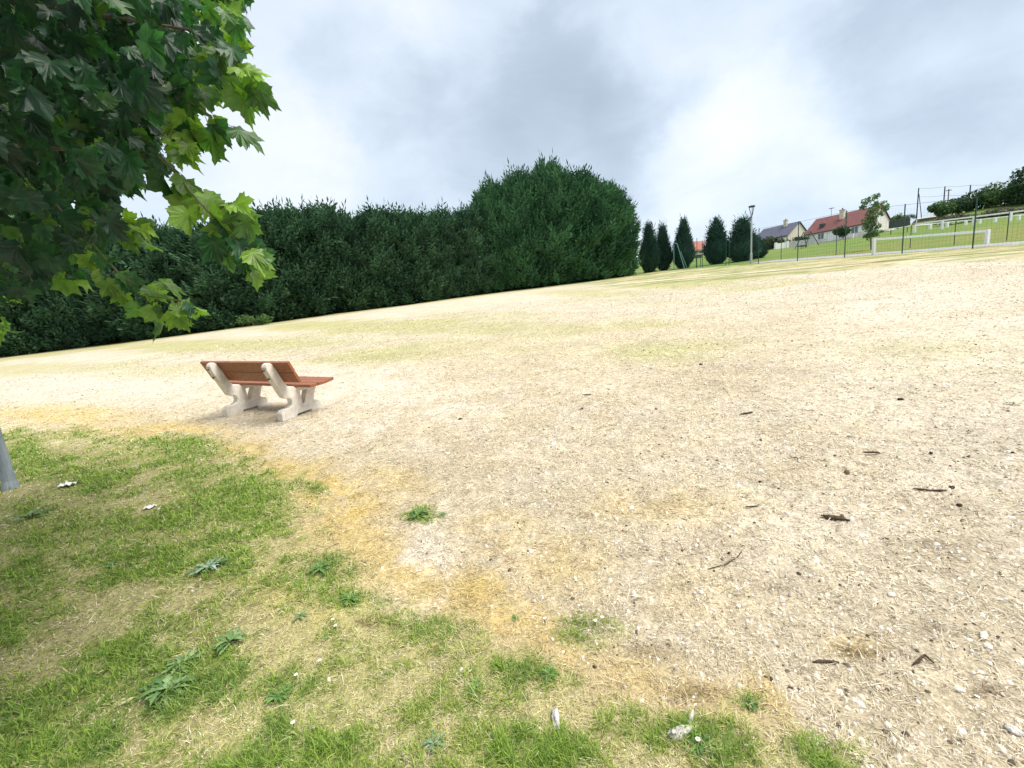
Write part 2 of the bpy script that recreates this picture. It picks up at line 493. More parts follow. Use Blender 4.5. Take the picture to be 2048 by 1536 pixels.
def ground_col(x, y):
    g, yl, pale, dark, far, ins, w1, w2, wf = zones(x, y)
    d = np.hypot(x, y)
    c = np.broadcast_to(C_TAN, x.shape + (3,)).copy()
    c = mixc(c, C_STRAW, np.clip(0.4 + 2.0 * w1, 0, 1))
    grav = sst(-1, 5, x - 0.2 * y) * sst(30, 3, d)
    c = mixc(c, (0.50, 0.435, 0.33), 0.6 * grav)
    c = mixc(c, C_PALE, pale)
    c = mixc(c, (0.535, 0.48, 0.40), 0.75 * sst(7, 18, d) * np.clip(0.7 + 2 * wf, 0, 1))
    c = mixc(c, (0.42, 0.345, 0.22), np.clip(2.2 * wf - 0.1, 0, 0.32) * sst(2, 8, d))
    c = mixc(c, C_DARK, 0.75 * dark)
    c = c * (1 - 0.08 * sst(9, 3, d))[..., None]  # near ground darkened: bare soil plus shade between blades put into the colour
    c = mixc(c, (0.52, 0.385, 0.115), 0.9 * yl)
    c = mixc(c, (0.36, 0.33, 0.135), 0.8 * ins)
    c = mixc(c, (0.19, 0.24, 0.06), 0.85 * g)
    c = mixc(c, C_FARG, far * 0.85)
    # strip of turf along the foot of the hedge and along the fence
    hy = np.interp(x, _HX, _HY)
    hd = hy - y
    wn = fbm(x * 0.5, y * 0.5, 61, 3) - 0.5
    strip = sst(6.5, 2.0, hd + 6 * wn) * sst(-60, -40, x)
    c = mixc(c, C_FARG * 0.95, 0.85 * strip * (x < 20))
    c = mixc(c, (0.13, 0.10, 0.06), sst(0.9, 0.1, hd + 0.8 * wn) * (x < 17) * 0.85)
    fs = fence_s(x, y)
    q = (x - 15.6) * 0.619 + (y - 23.5) * 0.785
    sidef = sst(3, 10, x) * (y > 3) * (y < 56)
    wq = fbm(x * 0.22, y * 0.5, 63, 4) - 0.5
    nearf = sst(-6.0, -3.2, q + 7.0 * wq) * sidef
    wt = fbm(x * 0.7, y * 1.6, 64, 4)
    turf = mixc(np.broadcast_to(np.array([0.19, 0.24, 0.07]), c.shape), (0.40, 0.345, 0.19), sst(0.40, 0.62, wt + 0.5 * wq))
    turf = mixc(turf, (0.56, 0.49, 0.34), 0.8 * sst(0.58, 0.74, fbm(x * 0.45 + 9, y * 1.3, 65, 4)))
    c = c * (1 - 0.9 * nearf[..., None]) + turf * 0.9 * nearf[..., None]
    rim = np.exp(-((q + 0.5 * wn) / 0.33) ** 2) * sidef
    c = mixc(c, (0.12, 0.085, 0.03), 0.9 * rim)
    bare = np.exp(-((q - 1.2 + 0.8 * wn) / 0.7) ** 2) * sst(20, 14, x) * sidef
    c = mixc(c, C_PALE, 0.75 * bare)
    c = mixc(c, (0.62, 0.55, 0.38), 0.5 * np.exp(-((q + 0.7 + 0.5 * wn) / 0.35) ** 2) * sidef)
    lawn = sst(0.2, 1.2, fs)
    lc = mixc(np.broadcast_to(C_LAWN, c.shape), C_OLIVE, np.clip(0.25 + 2.2 * wf + 0.5 * sst(50, 40, y) , 0, 0.9))
    lc = mixc(lc, (0.30, 0.27, 0.12), 0.8 * sst(150, 220, d))
    c = c * (1 - lawn[..., None]) + lc * lawn[..., None]
    back = sst(2, 6, y - hy) * (x < 24)
    c = mixc(c, (0.15, 0.2, 0.07), back * 0.9)
    return np.clip(c, 0.01, 0.75)


_hb = [at(*c) for c in _ctrl[:7]]
_HX = np.array([-80] + [p[0] for p in _hb] + [30]); _HY = np.array([21.5] + [p[1] for p in _hb] + [52.5])


def build_ground():
    rr = [0.25]
    while rr[-1] < 900:
        rr.append(rr[-1] * (1.0125 if rr[-1] < 130 else 1.05) + 0.002)
    rr = np.array(rr)
    a = np.concatenate([np.linspace(-62, 62, 470), np.linspace(64, 296, 70)[0:]])
    a = np.radians(a)
    nr, na = len(rr), len(a)
    Rg, Ag = np.meshgrid(rr, a, indexing='ij')
    X, Y = Rg * np.sin(Ag), Rg * np.cos(Ag)
    Z = T(X, Y)
    near = sst(14, 2, Rg)
    Z = Z + near * (0.020 * (fbm(X * 16, Y * 16, 71, 3) - 0.5) + 0.02 * (fbm(X * 5, Y * 5, 72, 3) - 0.5))
    cols = ground_col(X, Y)
    V = np.stack([X, Y, Z], -1).reshape(-1, 3)
    i, j = np.meshgrid(np.arange(nr - 1), np.arange(na), indexing='ij')
    j2 = (j + 1) % na
    Q = np.stack([i * na + j, (i + 1) * na + j, (i + 1) * na + j2, i * na + j2], -1).reshape(-1, 4)
    V = np.vstack([V, [[0, 0, t1(0, 0)]]])
    jj = np.arange(na)
    tri = np.stack([np.full(na, nr * na), jj, (jj + 1) % na], -1)
    col = np.vstack([cols.reshape(-1, 3), [C_STRAW]])
    me = np_mesh('ground', V, [Q, tri], col)
    m, n, l, b = mat('dry_ground', 0.95, 0.05)
    at_ = n.new('ShaderNodeAttribute'); at_.attribute_name = 'col'
    tc = n.new('ShaderNodeTexCoord')

    def nz(scale, det, rough):
        t = n.new('ShaderNodeTexNoise'); t.inputs['Scale'].default_value = scale; t.inputs['Detail'].default_value = det; t.inputs['Roughness'].default_value = rough
        l.new(tc.outputs['Object'], t.inputs['Vector']); return t.outputs['Fac']

    def mr(x, a0, a1, b0, b1):
        t = n.new('ShaderNodeMapRange'); l.new(x, t.inputs[0])
        for k, v in zip((1, 2, 3, 4), (a0, a1, b0, b1)): t.inputs[k].default_value = v
        return t.outputs[0]

    def mul(x, y):
        t = n.new('ShaderNodeMath'); t.operation = 'MULTIPLY'; l.new(x, t.inputs[0]); l.new(y, t.inputs[1]); return t.outputs[0]
    fine = mr(nz(70, 6, 0.75), 0.3, 0.7, 0.5, 1.4)
    mid = mr(nz(9, 8, 0.7), 0.3, 0.7, 0.78, 1.2)
    big = mr(nz(1.3, 8, 0.7), 0.3, 0.7, 0.85, 1.13)
    vo = n.new('ShaderNodeTexVoronoi'); vo.inputs['Scale'].default_value = 42; l.new(tc.outputs['Object'], vo.inputs['Vector'])
    chips = mr(vo.outputs['Color'], 0.2, 0.9, 0.86, 1.12)
    f = mul(mul(mul(fine, mid), big), chips)
    sc = n.new('ShaderNodeVectorMath'); sc.operation = 'SCALE'; l.new(at_.outputs['Color'], sc.inputs[0]); l.new(f, sc.inputs['Scale'])
    l.new(sc.outputs[0], b.inputs['Base Color'])
    bp = n.new('ShaderNodeBump'); bp.inputs['Strength'].default_value = 0.55; bp.inputs['Distance'].default_value = 0.03
    ad = n.new('ShaderNodeMath'); ad.operation = 'ADD'; l.new(nz(55, 7, 0.7), ad.inputs[0]); l.new(nz(6, 6, 0.7), ad.inputs[1])
    l.new(ad.outputs[0], bp.inputs['Height']); l.new(bp.outputs[0], b.inputs['Normal'])
    o = link('ground', me, m, smooth=True)
    tag(o, kind='structure')


build_ground()


# ------------------------------------------------------------------ grass, straw and chips (stuff)
def sample_wedge(nn, r0, r1, amax=60, power=1.0, seed=0):
    g = np.random.default_rng(seed)
    u = g.random(nn)
    if power == 1.0:
        r = r0 * (r1 / r0) ** u
    else:
        r = (r0 ** (1 - power + 1) + u * (r1 ** (2 - power) - r0 ** (2 - power))) ** (1 / (2 - power))
    a = np.radians(g.uniform(-amax, amax, nn))
    return r * np.sin(a), r * np.cos(a), r, g


def blades(name, x, y, r, g, length, lift, width, col, m, curl=0.3):
    """curved strips: two quads and a tip"""
    n = len(x)
    z = T(x, y) + sst(14, 2, r) * (0.020 * (fbm(x * 16, y * 16, 71, 3) - 0.5) + 0.02 * (fbm(x * 5, y * 5, 72, 3) - 0.5))
    az = g.uniform(0, 2 * np.pi, n)
    hx, hy = np.cos(az), np.sin(az)
    sx, sy = -hy, hx
    bend = g.normal(0, curl, n)
    P0 = np.stack([x, y, z - 0.003], -1)
    d = np.stack([hx * np.cos(lift), hy * np.cos(lift), np.sin(lift)], -1)
    side = np.stack([sx, sy, np.zeros(n)], -1)
    drop = (g.random(n) * 0.5 * np.sin(lift) * length)[:, None] * np.array([0, 0, 1.0])
    P1 = P0 + d * (length * 0.5)[:, None] + side * (bend * length * 0.12)[:, None]
    P2 = P0 + d * length[:, None] + side * (bend * length * 0.5)[:, None] - drop
    wv = side * (width / 2)[:, None]
    tilt = np.stack([np.zeros(n), np.zeros(n), g.normal(0, 0.35, n) * width / 2], -1)
    wv = wv + tilt
    V = np.stack([P0 - wv, P0 + wv, P1 - wv * .85, P1 + wv * .85, P2 - wv * .12, P2 + wv * .12], 1).reshape(-1, 3)
    k = np.arange(n)[:, None] * 6
    Q = np.concatenate([k + np.array([0, 1, 3, 2]), k + np.array([2, 3, 5, 4])])
    C = np.repeat(col, 6, axis=0)
    me = np_mesh(name, V, [Q], C)
    o = link(name, me, m)
    return o


M_BLADE = vcol_mat('grass_blade', rough=0.7, spec=0.25, trans=0.35, tint=(1.1, 1.2, 0.8))
M_STRAW = vcol_mat('straw_blade', rough=0.75, spec=0.2, trans=0.15)


def build_grass():
    # green turf
    x, y, r, g = sample_wedge(1050000, 0.8, 13.0, 76, 1.0, 21)
    gg, yl, pale, dark, far, ins, w1, w2, wf = zones(x, y)
    cl = fbm(x * 22, y * 22, 81, 3)
    keep = g.random(len(x)) < np.clip(gg * 1.1 * np.clip(3.2 * (cl - 0.28), 0.05, 1.2), 0, 1)
    x, y, r, gg, yl, w1, w2 = (v[keep] for v in (x, y, r, gg, yl, w1, w2))
    n = len(x)
    L = g.uniform(0.022, 0.06, n) * (0.7 + 0.6 * gg)
    W = np.maximum(0.0026, r * 0.0014) * g.uniform(0.7, 1.4, n)
    lift = np.clip(g.normal(0.75, 0.4, n), 0.1, 1.5)
    t = g.random(n)[:, None]
    c = np.array([0.10, 0.20, 0.035]) * (1 - t) + np.array([0.38, 0.50, 0.10]) * t
    blue = np.clip(2.5 * w1 - 0.1, 0, 1)[:, None] * 0.5
    c = c * (1 - blue) + np.array([0.075, 0.16, 0.065]) * blue
    yellow = np.clip((0.75 - gg) * 1.2, 0, 1)[:, None] * g.random(n)[:, None]
    c = c * (1 - yellow) + np.array([0.52, 0.50, 0.15]) * yellow
    tag(blades('green_grass', x, y, r, g, L, lift, W, c, M_BLADE),
        'short green grass growing in patches across the foreground lawn', 'grass', kind='stuff')
    # straw and dry stems
    x, y, r, g = sample_wedge(1500000, 0.8, 24.0, 76, 1.0, 22)
    gg, yl, pale, dark, far, ins, w1, w2, wf = zones(x, y)
    p = 0.72 - 0.5 * gg - 0.45 * pale + 0.25 * yl + 0.3 * ins
    cl = fbm(x * 17, y * 17, 82, 3)
    p = p * np.clip(3.4 * (cl - 0.27), 0.08, 1.35)
    keep = g.random(len(x)) < np.clip(p, 0.03, 1)
    x, y, r, gg, yl, dark, ins, pale, w1 = (v[keep] for v in (x, y, r, gg, yl, dark, ins, pale, w1))
    n = len(x)
    L = g.gamma(2.2, 0.0115, n) + 0.010
    L = np.where(g.random(n) < 0.015, L * 2.0, L) * (1 - 0.3 * ins) * 0.85
    W = np.maximum(0.0019, r * 0.0011) * g.uniform(0.6, 1.4, n)
    lift = np.abs(g.normal(0.16, 0.22, n)) + 0.35 * gg * g.random(n) + 0.2 * ins * g.random(n)
    t = g.random(n)[:, None]
    c = (np.array([0.43, 0.355, 0.235]) * (1 - t) + np.array([0.82, 0.755, 0.61]) * t) * (1 + 0.12 * sst(3, 8, r))[:, None]  # straw lightened with distance, offsetting the blades' self-shadow in the colour
    c = mixc(c, C_YEL * g.uniform(0.75, 1.3, (n, 1)), np.clip(yl * g.uniform(0.6, 1.25, n), 0, 1))
    c = mixc(c, np.array([0.55, 0.51, 0.19]), np.clip(0.7 * ins * g.random(n) * 1.4, 0, 1))
    c = mixc(c, np.array([0.16, 0.11, 0.06]), np.clip(1.1 * dark * (g.random(n) < 0.75) + (g.random(n) < 0.13) * 0.75, 0, 1))
    tag(blades('dry_grass', x, y, r, g, L, lift, W, c, M_STRAW, 0.5),
        'dry straw-coloured grass stems lying over the whole field', 'dry grass', kind='stuff')


build_grass()


def build_chips():
    x, y, r, g = sample_wedge(95000, 0.8, 22.0, 76, 1.0, 23)
    gg, yl, pale, dark, far, ins, w1, w2, wf = zones(x, y)
    grav = sst(-1.5, 3, x - 0.1 * y)
    p = 0.12 + 0.75 * grav + 0.4 * pale - 0.7 * ins - 0.4 * yl
    keep = g.random(len(x)) < np.clip(p, 0.015, 1)
    x, y, r = x[keep], y[keep], r[keep]
    n = len(x)
    z = T(x, y) + sst(14, 2, r) * (0.020 * (fbm(x * 16, y * 16, 71, 3) - 0.5) + 0.02 * (fbm(x * 5, y * 5, 72, 3) - 0.5))
    s = np.clip(g.lognormal(-5.35, 0.5, n), 0.002, 0.022) + r * 0.0006
    base = np.array([(math.cos(2 * math.pi * k / 6), math.sin(2 * math.pi * k / 6), 0) for k in range(6)])
    az = g.uniform(0, 6.28, n)
    asp = g.uniform(0.45, 1.0, n)
    rad = g.uniform(0.7, 1.25, (n, 6))
    bx = base[None, :, 0] * rad; by = base[None, :, 1] * rad * asp[:, None]
    X = bx * np.cos(az)[:, None] - by * np.sin(az)[:, None]
    Y = bx * np.sin(az)[:, None] + by * np.cos(az)[:, None]
    tx, ty = g.normal(0, 0.25, n), g.normal(0, 0.25, n)
    Zr = X * tx[:, None] + Y * ty[:, None]
    h = g.uniform(0.25, 0.7, n)
    ring0 = np.stack([X, Y, Zr - 0.25], -1); ring1 = np.stack([X * .62, Y * .62, Zr * .62 + h[:, None]], -1)
    P = np.stack([x, y, z], -1)[:, None, :]
    V = np.concatenate([ring0, ring1], 1) * s[:, None, None] + P
    k = np.arange(n)[:, None] * 12
    Q = np.concatenate([k + np.array([i, (i + 1) % 6, 6 + (i + 1) % 6, 6 + i]) for i in range(6)])
    top = k + np.arange(6, 12)[None, :]
    t = g.random(n)[:, None] ** 1.3
    c = np.array([0.42, 0.36, 0.27]) * (1 - t) + np.array([0.76, 0.72, 0.63]) * t
    dk = g.random(n) < 0.10
    c[dk] = np.array([0.10, 0.08, 0.055]) * g.uniform(0.6, 1.6, dk.sum())[:, None]
    me = np_mesh('gravel', V.reshape(-1, 3), [Q, top], np.repeat(c, 12, axis=0))
    o = link('gravel', me, vcol_mat('limestone_chip', rough=0.9, spec=0.15, nscale=120))
    tag(o, 'small pale limestone chips strewn over the right side of the field', 'gravel', kind='stuff')


build_chips()


# ================================================================== OBJECTS
# ------------------------------------------------------------------ bench
M_CONC = noise_mat('washed_concrete', (0.60, 0.545, 0.48), (0.76, 0.72, 0.66), 14, 0.9, 0.15, 0.35, bscale=140)
M_PLANK = noise_mat('red_brown_wood', (0.17, 0.052, 0.020), (0.36, 0.125, 0.050), 6, 0.36, 0.5, 0.3, stretch=(0.6, 9, 9))


M_DARKB = noise_mat('rusty_bolt', (0.06, 0.04, 0.03), (0.13, 0.09, 0.06), 50, 0.6, 0.4, 0, metal=0.6)


def build_bench():
    yaw = -0.424
    org = np.array([-3.672, 5.930, 0.0])
    ca, sa = math.cos(yaw), math.sin(yaw)
    X = np.array([ca, sa, 0]); Yv = np.array([-sa, ca, 0]); Z = np.array([0, 0, 1.0])
    f1 = org + X * 0.57 + Yv * 0.3; f2 = org - X * 0.57 + Yv * 0.3
    z1, z2 = t1(f1[0], f1[1]), t1(f2[0], f2[1])
    # seated on the slope: the legs follow the ground front to back and side to side
    tx = (z1 - z2) / 1.14
    b0, b1 = org + Yv * 0.0, org + Yv * 0.6
    ty = (t1(b1[0], b1[1]) - t1(b0[0], b0[1])) / 0.6 * 0.6
    org[2] = (z1 + z2) / 2 - 0.3 * ty - 0.012
    X = X + Z * tx; X /= np.linalg.norm(X)
    Yv = Yv + Z * ty; Yv /= np.linalg.norm(Yv); Zv = np.cross(X, Yv)
    Zv /= np.linalg.norm(Zv)
    root = empty('park_bench', org, 'park bench with two pale concrete supports and reddish brown planks seen from behind', 'bench')
    W = lambda p: org + X * p[0] + Yv * p[1] + Zv * p[2]
    prof = [(0.0, 0.0), (0.0, 0.115), (0.035, 0.15), (0.13, 0.152), (0.175, 0.175), (0.195, 0.215), (0.19, 0.262), (0.165, 0.285), (0.12, 0.29), (0.085, 0.31),
            (-0.085, 0.715), (-0.088, 0.765), (-0.065, 0.802), (-0.025, 0.812), (0.012, 0.785), (0.145, 0.49), (0.17, 0.452), (0.22, 0.44), (0.27, 0.425), (0.27, 0.405), (0.66, 0.41),
            (0.655, 0.385), (0.60, 0.30), (0.565, 0.215), (0.55, 0.175), (0.575, 0.15), (0.635, 0.14), (0.66, 0.11), (0.66, 0.0),
            (0.50, 0.0), (0.475, 0.04), (0.25, 0.04), (0.225, 0.0)]
    hole = [(0.345, 0.345), (0.47, 0.345), (0.385, 0.165), (0.355, 0.165)]
    for s in (-1, 1):
        cx = s * 0.57
        bm = MB(org)
        # polygon with a hole, filled then extruded
        me = bmesh.new()
        def loop(pp):
            v = [me.verts.new((a, b, 0)) for a, b in pp]
            return [me.edges.new((v[i], v[(i + 1) % len(v)])) for i in range(len(v))]
        es = loop(prof) + loop(hole)
        bmesh.ops.triangle_fill(me, edges=es, use_beauty=True)
        bmesh.ops.dissolve_limit(me, angle_limit=0.01, verts=me.verts, edges=me.edges)
        ex = bmesh.ops.extrude_face_region(me, geom=list(me.faces))
        for v in [g for g in ex['geom'] if isinstance(g, bmesh.types.BMVert)]:
            v.co.z += 0.1
        for v in me.verts:
            v.co = Vector(W((cx - 0.05 + v.co.z, v.co.x, v.co.y)) - org)
        bm.bm.free(); bm.bm = me
        bm.build('support', M_CONC, root, bevel=0.012)
    for s in (-1, 1):
        for yy, zz in ((0.03, 0.60), (-0.03, 0.72)):
            p = W((s * 0.57, yy - 0.075, zz)); MB(org).tube([p + Yv * .05, p - Yv * .012], .011, 8).build('bolt', M_DARKB, root)
    def plank(name, yc, zc, wid, th, ang, ln, jit):
        d = np.array([0, math.cos(ang), math.sin(ang)]); nrm = np.array([0, -math.sin(ang), math.cos(ang)])
        m = MB(org)
        c = []
        for zz in (-1, 1):
            for xx, ww in ((-1, -1), (1, -1), (1, 1), (-1, 1)):
                q = np.array([xx * ln / 2 + jit, yc, zc]) + d * ww * wid / 2 + nrm * zz * th / 2
                c.append(W(q))
        m.hexa(c).build(name, M_PLANK, root, bevel=0.006)
    # seat of three planks, the front one tipped up
    plank('seat_plank', 0.355, 0.432, 0.135, 0.04, 0.0, 1.80, 0.0)
    plank('seat_plank', 0.498, 0.432, 0.135, 0.04, 0.0, 1.80, 0.006)
    plank('seat_plank', 0.643, 0.440, 0.14, 0.04, 0.13, 1.80, -0.004)
    # back of two planks in front of the arms
    lean = math.atan2(0.785 - 0.49, 0.012 - 0.145)
    ux, uz = math.cos(lean), math.sin(lean)
    for k, off in ((0, 0.105), (1, 0.272)):
        plank('back_plank', 0.145 + ux * off + uz * 0.022, 0.49 + uz * off - ux * 0.022, 0.155, 0.04, lean, 1.80, 0.004 * k)


build_bench()

# ------------------------------------------------------------------ trees with needle sprays
M_CONIF = vcol_mat('conifer_spray', rough=0.75, spec=0.15, trans=0.12)
M_BARK = noise_mat('bark', (0.10, 0.075, 0.055), (0.22, 0.18, 0.14), 10, 0.95, 0.1, 0.6, stretch=(1, 1, 0.25))


def conifer_mesh(name, H, prof, nspray, seed, slen=(0.5, 0.95), up=(0.45, 1.0), col0=(0.012, 0.036, 0.020), col1=(0.040, 0.095, 0.042), wid=0.05, core=0.72, tips=26, lobes=5, vert=0.0, k_leaf=7, tipd=0.12):
    g = np.random.default_rng(seed)
    # area-weighted heights
    ts = np.linspace(0.0, 1, 200); pr = np.array([prof(t) for t in ts])
    cdf = np.cumsum(pr + 0.12); cdf /= cdf[-1]
    t = np.interp(g.random(nspray), cdf, ts)
    ph = g.uniform(0, 2 * np.pi, nspray)
    R = np.interp(t, ts, pr)
    lob = 1 + 0.13 * np.sin(lobes * ph + 3 * np.sin(t * 9 + seed)) + 0.24 * (fbm(ph * 3.0, t * H * 0.9, seed, 3) - 0.5) * 2
    depth = 1 - np.abs(g.normal(0, 0.10, nspray))
    rad = R * lob * depth
    out = np.stack([np.cos(ph), np.sin(ph), np.zeros(nspray)], -1)
    P = out * rad[:, None]; P[:, 2] = t * H
    el = g.uniform(up[0], up[1], nspray) + vert * t
    el = np.minimum(el, 1.5)
    d = out * np.cos(el)[:, None]; d[:, 2] += np.sin(el)
    d += g.normal(0, 0.18, d.shape)
    L = g.uniform(*slen, nspray)
    # leader tips on top
    tp = g.uniform(0, 1, tips) ** 0.7
    tph = g.uniform(0, 6.28, tips)
    tr = np.interp(1 - tipd * tp, ts, pr) * (np.sqrt(g.random(tips)) if tipd < 0.2 else g.uniform(0.75, 1.0, tips))
    P2 = np.stack([np.cos(tph) * tr, np.sin(tph) * tr, H * (1 - tipd * 0.85 * tp)], -1)
    d2 = np.stack([np.cos(tph) * 0.18, np.sin(tph) * 0.18, np.ones(tips)], -1) + g.normal(0, 0.08, (tips, 3))
    P = np.vstack([P, P2]); d = np.vstack([d, d2]); L = np.concatenate([L, g.uniform(slen[0] * 1.1, slen[1] * 1.5, tips)])
    t = np.concatenate([t, np.ones(tips)])
    d /= np.linalg.norm(d, axis=1)[:, None]
    n = len(P)
    a = np.cross(d, np.array([0, 0, 1.0])); a /= (np.linalg.norm(a, axis=1)[:, None] + 1e-6)
    b = np.cross(a, d)
    rot = g.uniform(-1.0, 1.0, n)
    s1 = a * np.cos(rot)[:, None] + b * np.sin(rot)[:, None]
    Vs, Cs = [], []
    tone = np.clip(g.random(n) * 0.5 + 1.5 * (fbm(P[:, 2] * 0.8, np.arctan2(P[:, 1], P[:, 0]) * 2.4, seed + 5, 3) - 0.33) + 0.15 * g.random(n), 0, 1.15)
    for k in range(k_leaf):
        f = k / (k_leaf - 1)
        o = P + d * (L * f * 0.72)[:, None]
        sgn = 1 if k % 2 else -1
        if k == k_leaf - 1:
            dir_ = d; ll = L * 0.42
        else:
            dir_ = d * 0.75 + s1 * sgn * g.uniform(0.5, 0.85, n)[:, None] + g.normal(0, 0.15, (n, 3)); ll = L * (0.55 - 0.28 * f) * g.uniform(0.75, 1.2, n)
        dir_ = dir_ / np.linalg.norm(dir_, axis=1)[:, None]
        w = np.cross(dir_, s1 if k == k_leaf - 1 else d) + g.normal(0, 0.25, (n, 3))
        w = np.cross(dir_, w); w = w / (np.linalg.norm(w, axis=1)[:, None] + 1e-6) * (wid * g.uniform(0.7, 1.3, n))[:, None]
        tip = o + dir_ * ll[:, None]; midp = o + dir_ * (ll * 0.45)[:, None]
        droop = np.zeros((n, 3)); droop[:, 2] = -0.10 * ll
        Vs.append(np.stack([o, midp + w, tip + droop, midp - w], 1))
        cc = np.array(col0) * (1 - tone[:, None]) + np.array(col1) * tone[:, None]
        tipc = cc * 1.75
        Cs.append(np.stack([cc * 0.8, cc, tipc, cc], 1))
    V = np.concatenate(Vs).reshape(-1, 3); C = np.concatenate(Cs).reshape(-1, 3)
    q = np.arange(len(V)).reshape(-1, 4)
    # inner dark shell, added so that light does not pour straight through
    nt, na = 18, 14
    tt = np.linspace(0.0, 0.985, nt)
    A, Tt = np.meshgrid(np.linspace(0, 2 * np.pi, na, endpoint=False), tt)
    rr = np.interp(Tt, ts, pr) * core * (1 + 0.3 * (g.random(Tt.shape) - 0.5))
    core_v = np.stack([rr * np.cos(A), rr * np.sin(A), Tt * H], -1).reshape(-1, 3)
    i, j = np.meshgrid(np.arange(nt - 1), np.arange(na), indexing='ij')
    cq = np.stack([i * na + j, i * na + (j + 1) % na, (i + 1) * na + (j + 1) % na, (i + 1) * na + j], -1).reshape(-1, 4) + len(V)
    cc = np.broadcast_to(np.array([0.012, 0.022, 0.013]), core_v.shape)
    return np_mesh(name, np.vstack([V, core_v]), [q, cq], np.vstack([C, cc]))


def prof_hedge(R):
    return lambda t: R * (0.86 + 0.22 * min(t / 0.25, 1) - 0.10 * max(0, (t - 0.4) / 0.6)) * (1 - max(0, (t - 0.72) / 0.28) ** 2.2 * 0.80)


def prof_dome(R):
    return lambda t: R * (0.82 + 0.2 * min(t / 0.3, 1)) * max(0.05, (1 - max(0, (t - 0.25) / 0.75) ** 2.3)) ** 0.62


def prof_flame(R):
    return lambda t: R * (0.36 + 0.64 * math.sin(min(t / 0.34, 1) * math.pi / 2)) * (1 - max(0, (t - 0.30) / 0.70) ** 0.9 * 0.95)


_proto = {}


def conifer_proto(kind, i):
    key = (kind, i)
    if key not in _proto:
        if kind == 'hedge':
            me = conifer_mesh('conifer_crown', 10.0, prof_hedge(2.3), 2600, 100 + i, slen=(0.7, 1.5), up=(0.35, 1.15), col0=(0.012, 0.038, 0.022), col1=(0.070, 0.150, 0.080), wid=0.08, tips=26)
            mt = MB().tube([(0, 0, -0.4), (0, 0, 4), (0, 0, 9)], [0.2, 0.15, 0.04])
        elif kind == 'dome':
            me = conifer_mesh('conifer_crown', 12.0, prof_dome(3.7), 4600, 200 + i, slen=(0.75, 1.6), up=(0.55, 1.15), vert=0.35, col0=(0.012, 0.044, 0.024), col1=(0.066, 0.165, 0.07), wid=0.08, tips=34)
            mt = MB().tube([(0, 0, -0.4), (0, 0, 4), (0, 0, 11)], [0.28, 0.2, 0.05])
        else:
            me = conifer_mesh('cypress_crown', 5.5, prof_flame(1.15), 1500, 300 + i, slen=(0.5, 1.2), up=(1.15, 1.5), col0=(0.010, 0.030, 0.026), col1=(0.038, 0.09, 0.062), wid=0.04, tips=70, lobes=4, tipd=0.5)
            mt = MB().tube([(0, 0, -0.4), (0, 0, 2), (0, 0, 5)], [0.11, 0.09, 0.02])
        me.materials.append(M_CONIF)
        tm = mt.build('trunk', M_BARK); tme = tm.data
        bpy.data.objects.remove(tm)
        _proto[key] = (me, tme)
    return _proto[key]


def conifer(kind, i, px, Y, top, name, label, cat, group, base_h_, rad=1.0, rz=None, sink=0.15):
    P = stand(px, Y)
    # height from where its tip shows
    lo_, hi_ = 1.0, 25.0
    for _ in range(30):
        mid = (lo_ + hi_) / 2
        if proj(P + np.array([0, 0, mid]))[1] > top: lo_ = mid
        else: hi_ = mid
    h = lo_ - {'hedge': 1.15, 'dome': 1.3, 'flame': 0.45}[kind]
    me, tme = conifer_proto(kind, i)
    root = empty(name, P - np.array([0, 0, sink]), label, cat, group)
    root.rotation_euler = (0, 0, random.uniform(0, 6.28) if rz is None else rz)
    root.scale = (rad * random.uniform(0.88, 1.08), rad * random.uniform(0.88, 1.08), h / base_h_)
    root.rotation_euler.x = random.uniform(-0.02, 0.02); root.rotation_euler.y = random.uniform(-0.025, 0.025)
    for nm, d in (('crown', me), ('trunk', tme)):
        o = bpy.data.objects.new(nm, d); COL.objects.link(o); o.parent = root
    return root


ORD = ['first', 'second', 'third', 'fourth', 'fifth', 'sixth', 'seventh', 'eighth', 'ninth', 'tenth', 'eleventh', 'twelfth', 'thirteenth', 'fourteenth', 'fifteenth', 'sixteenth', 'seventeenth', 'eighteenth']


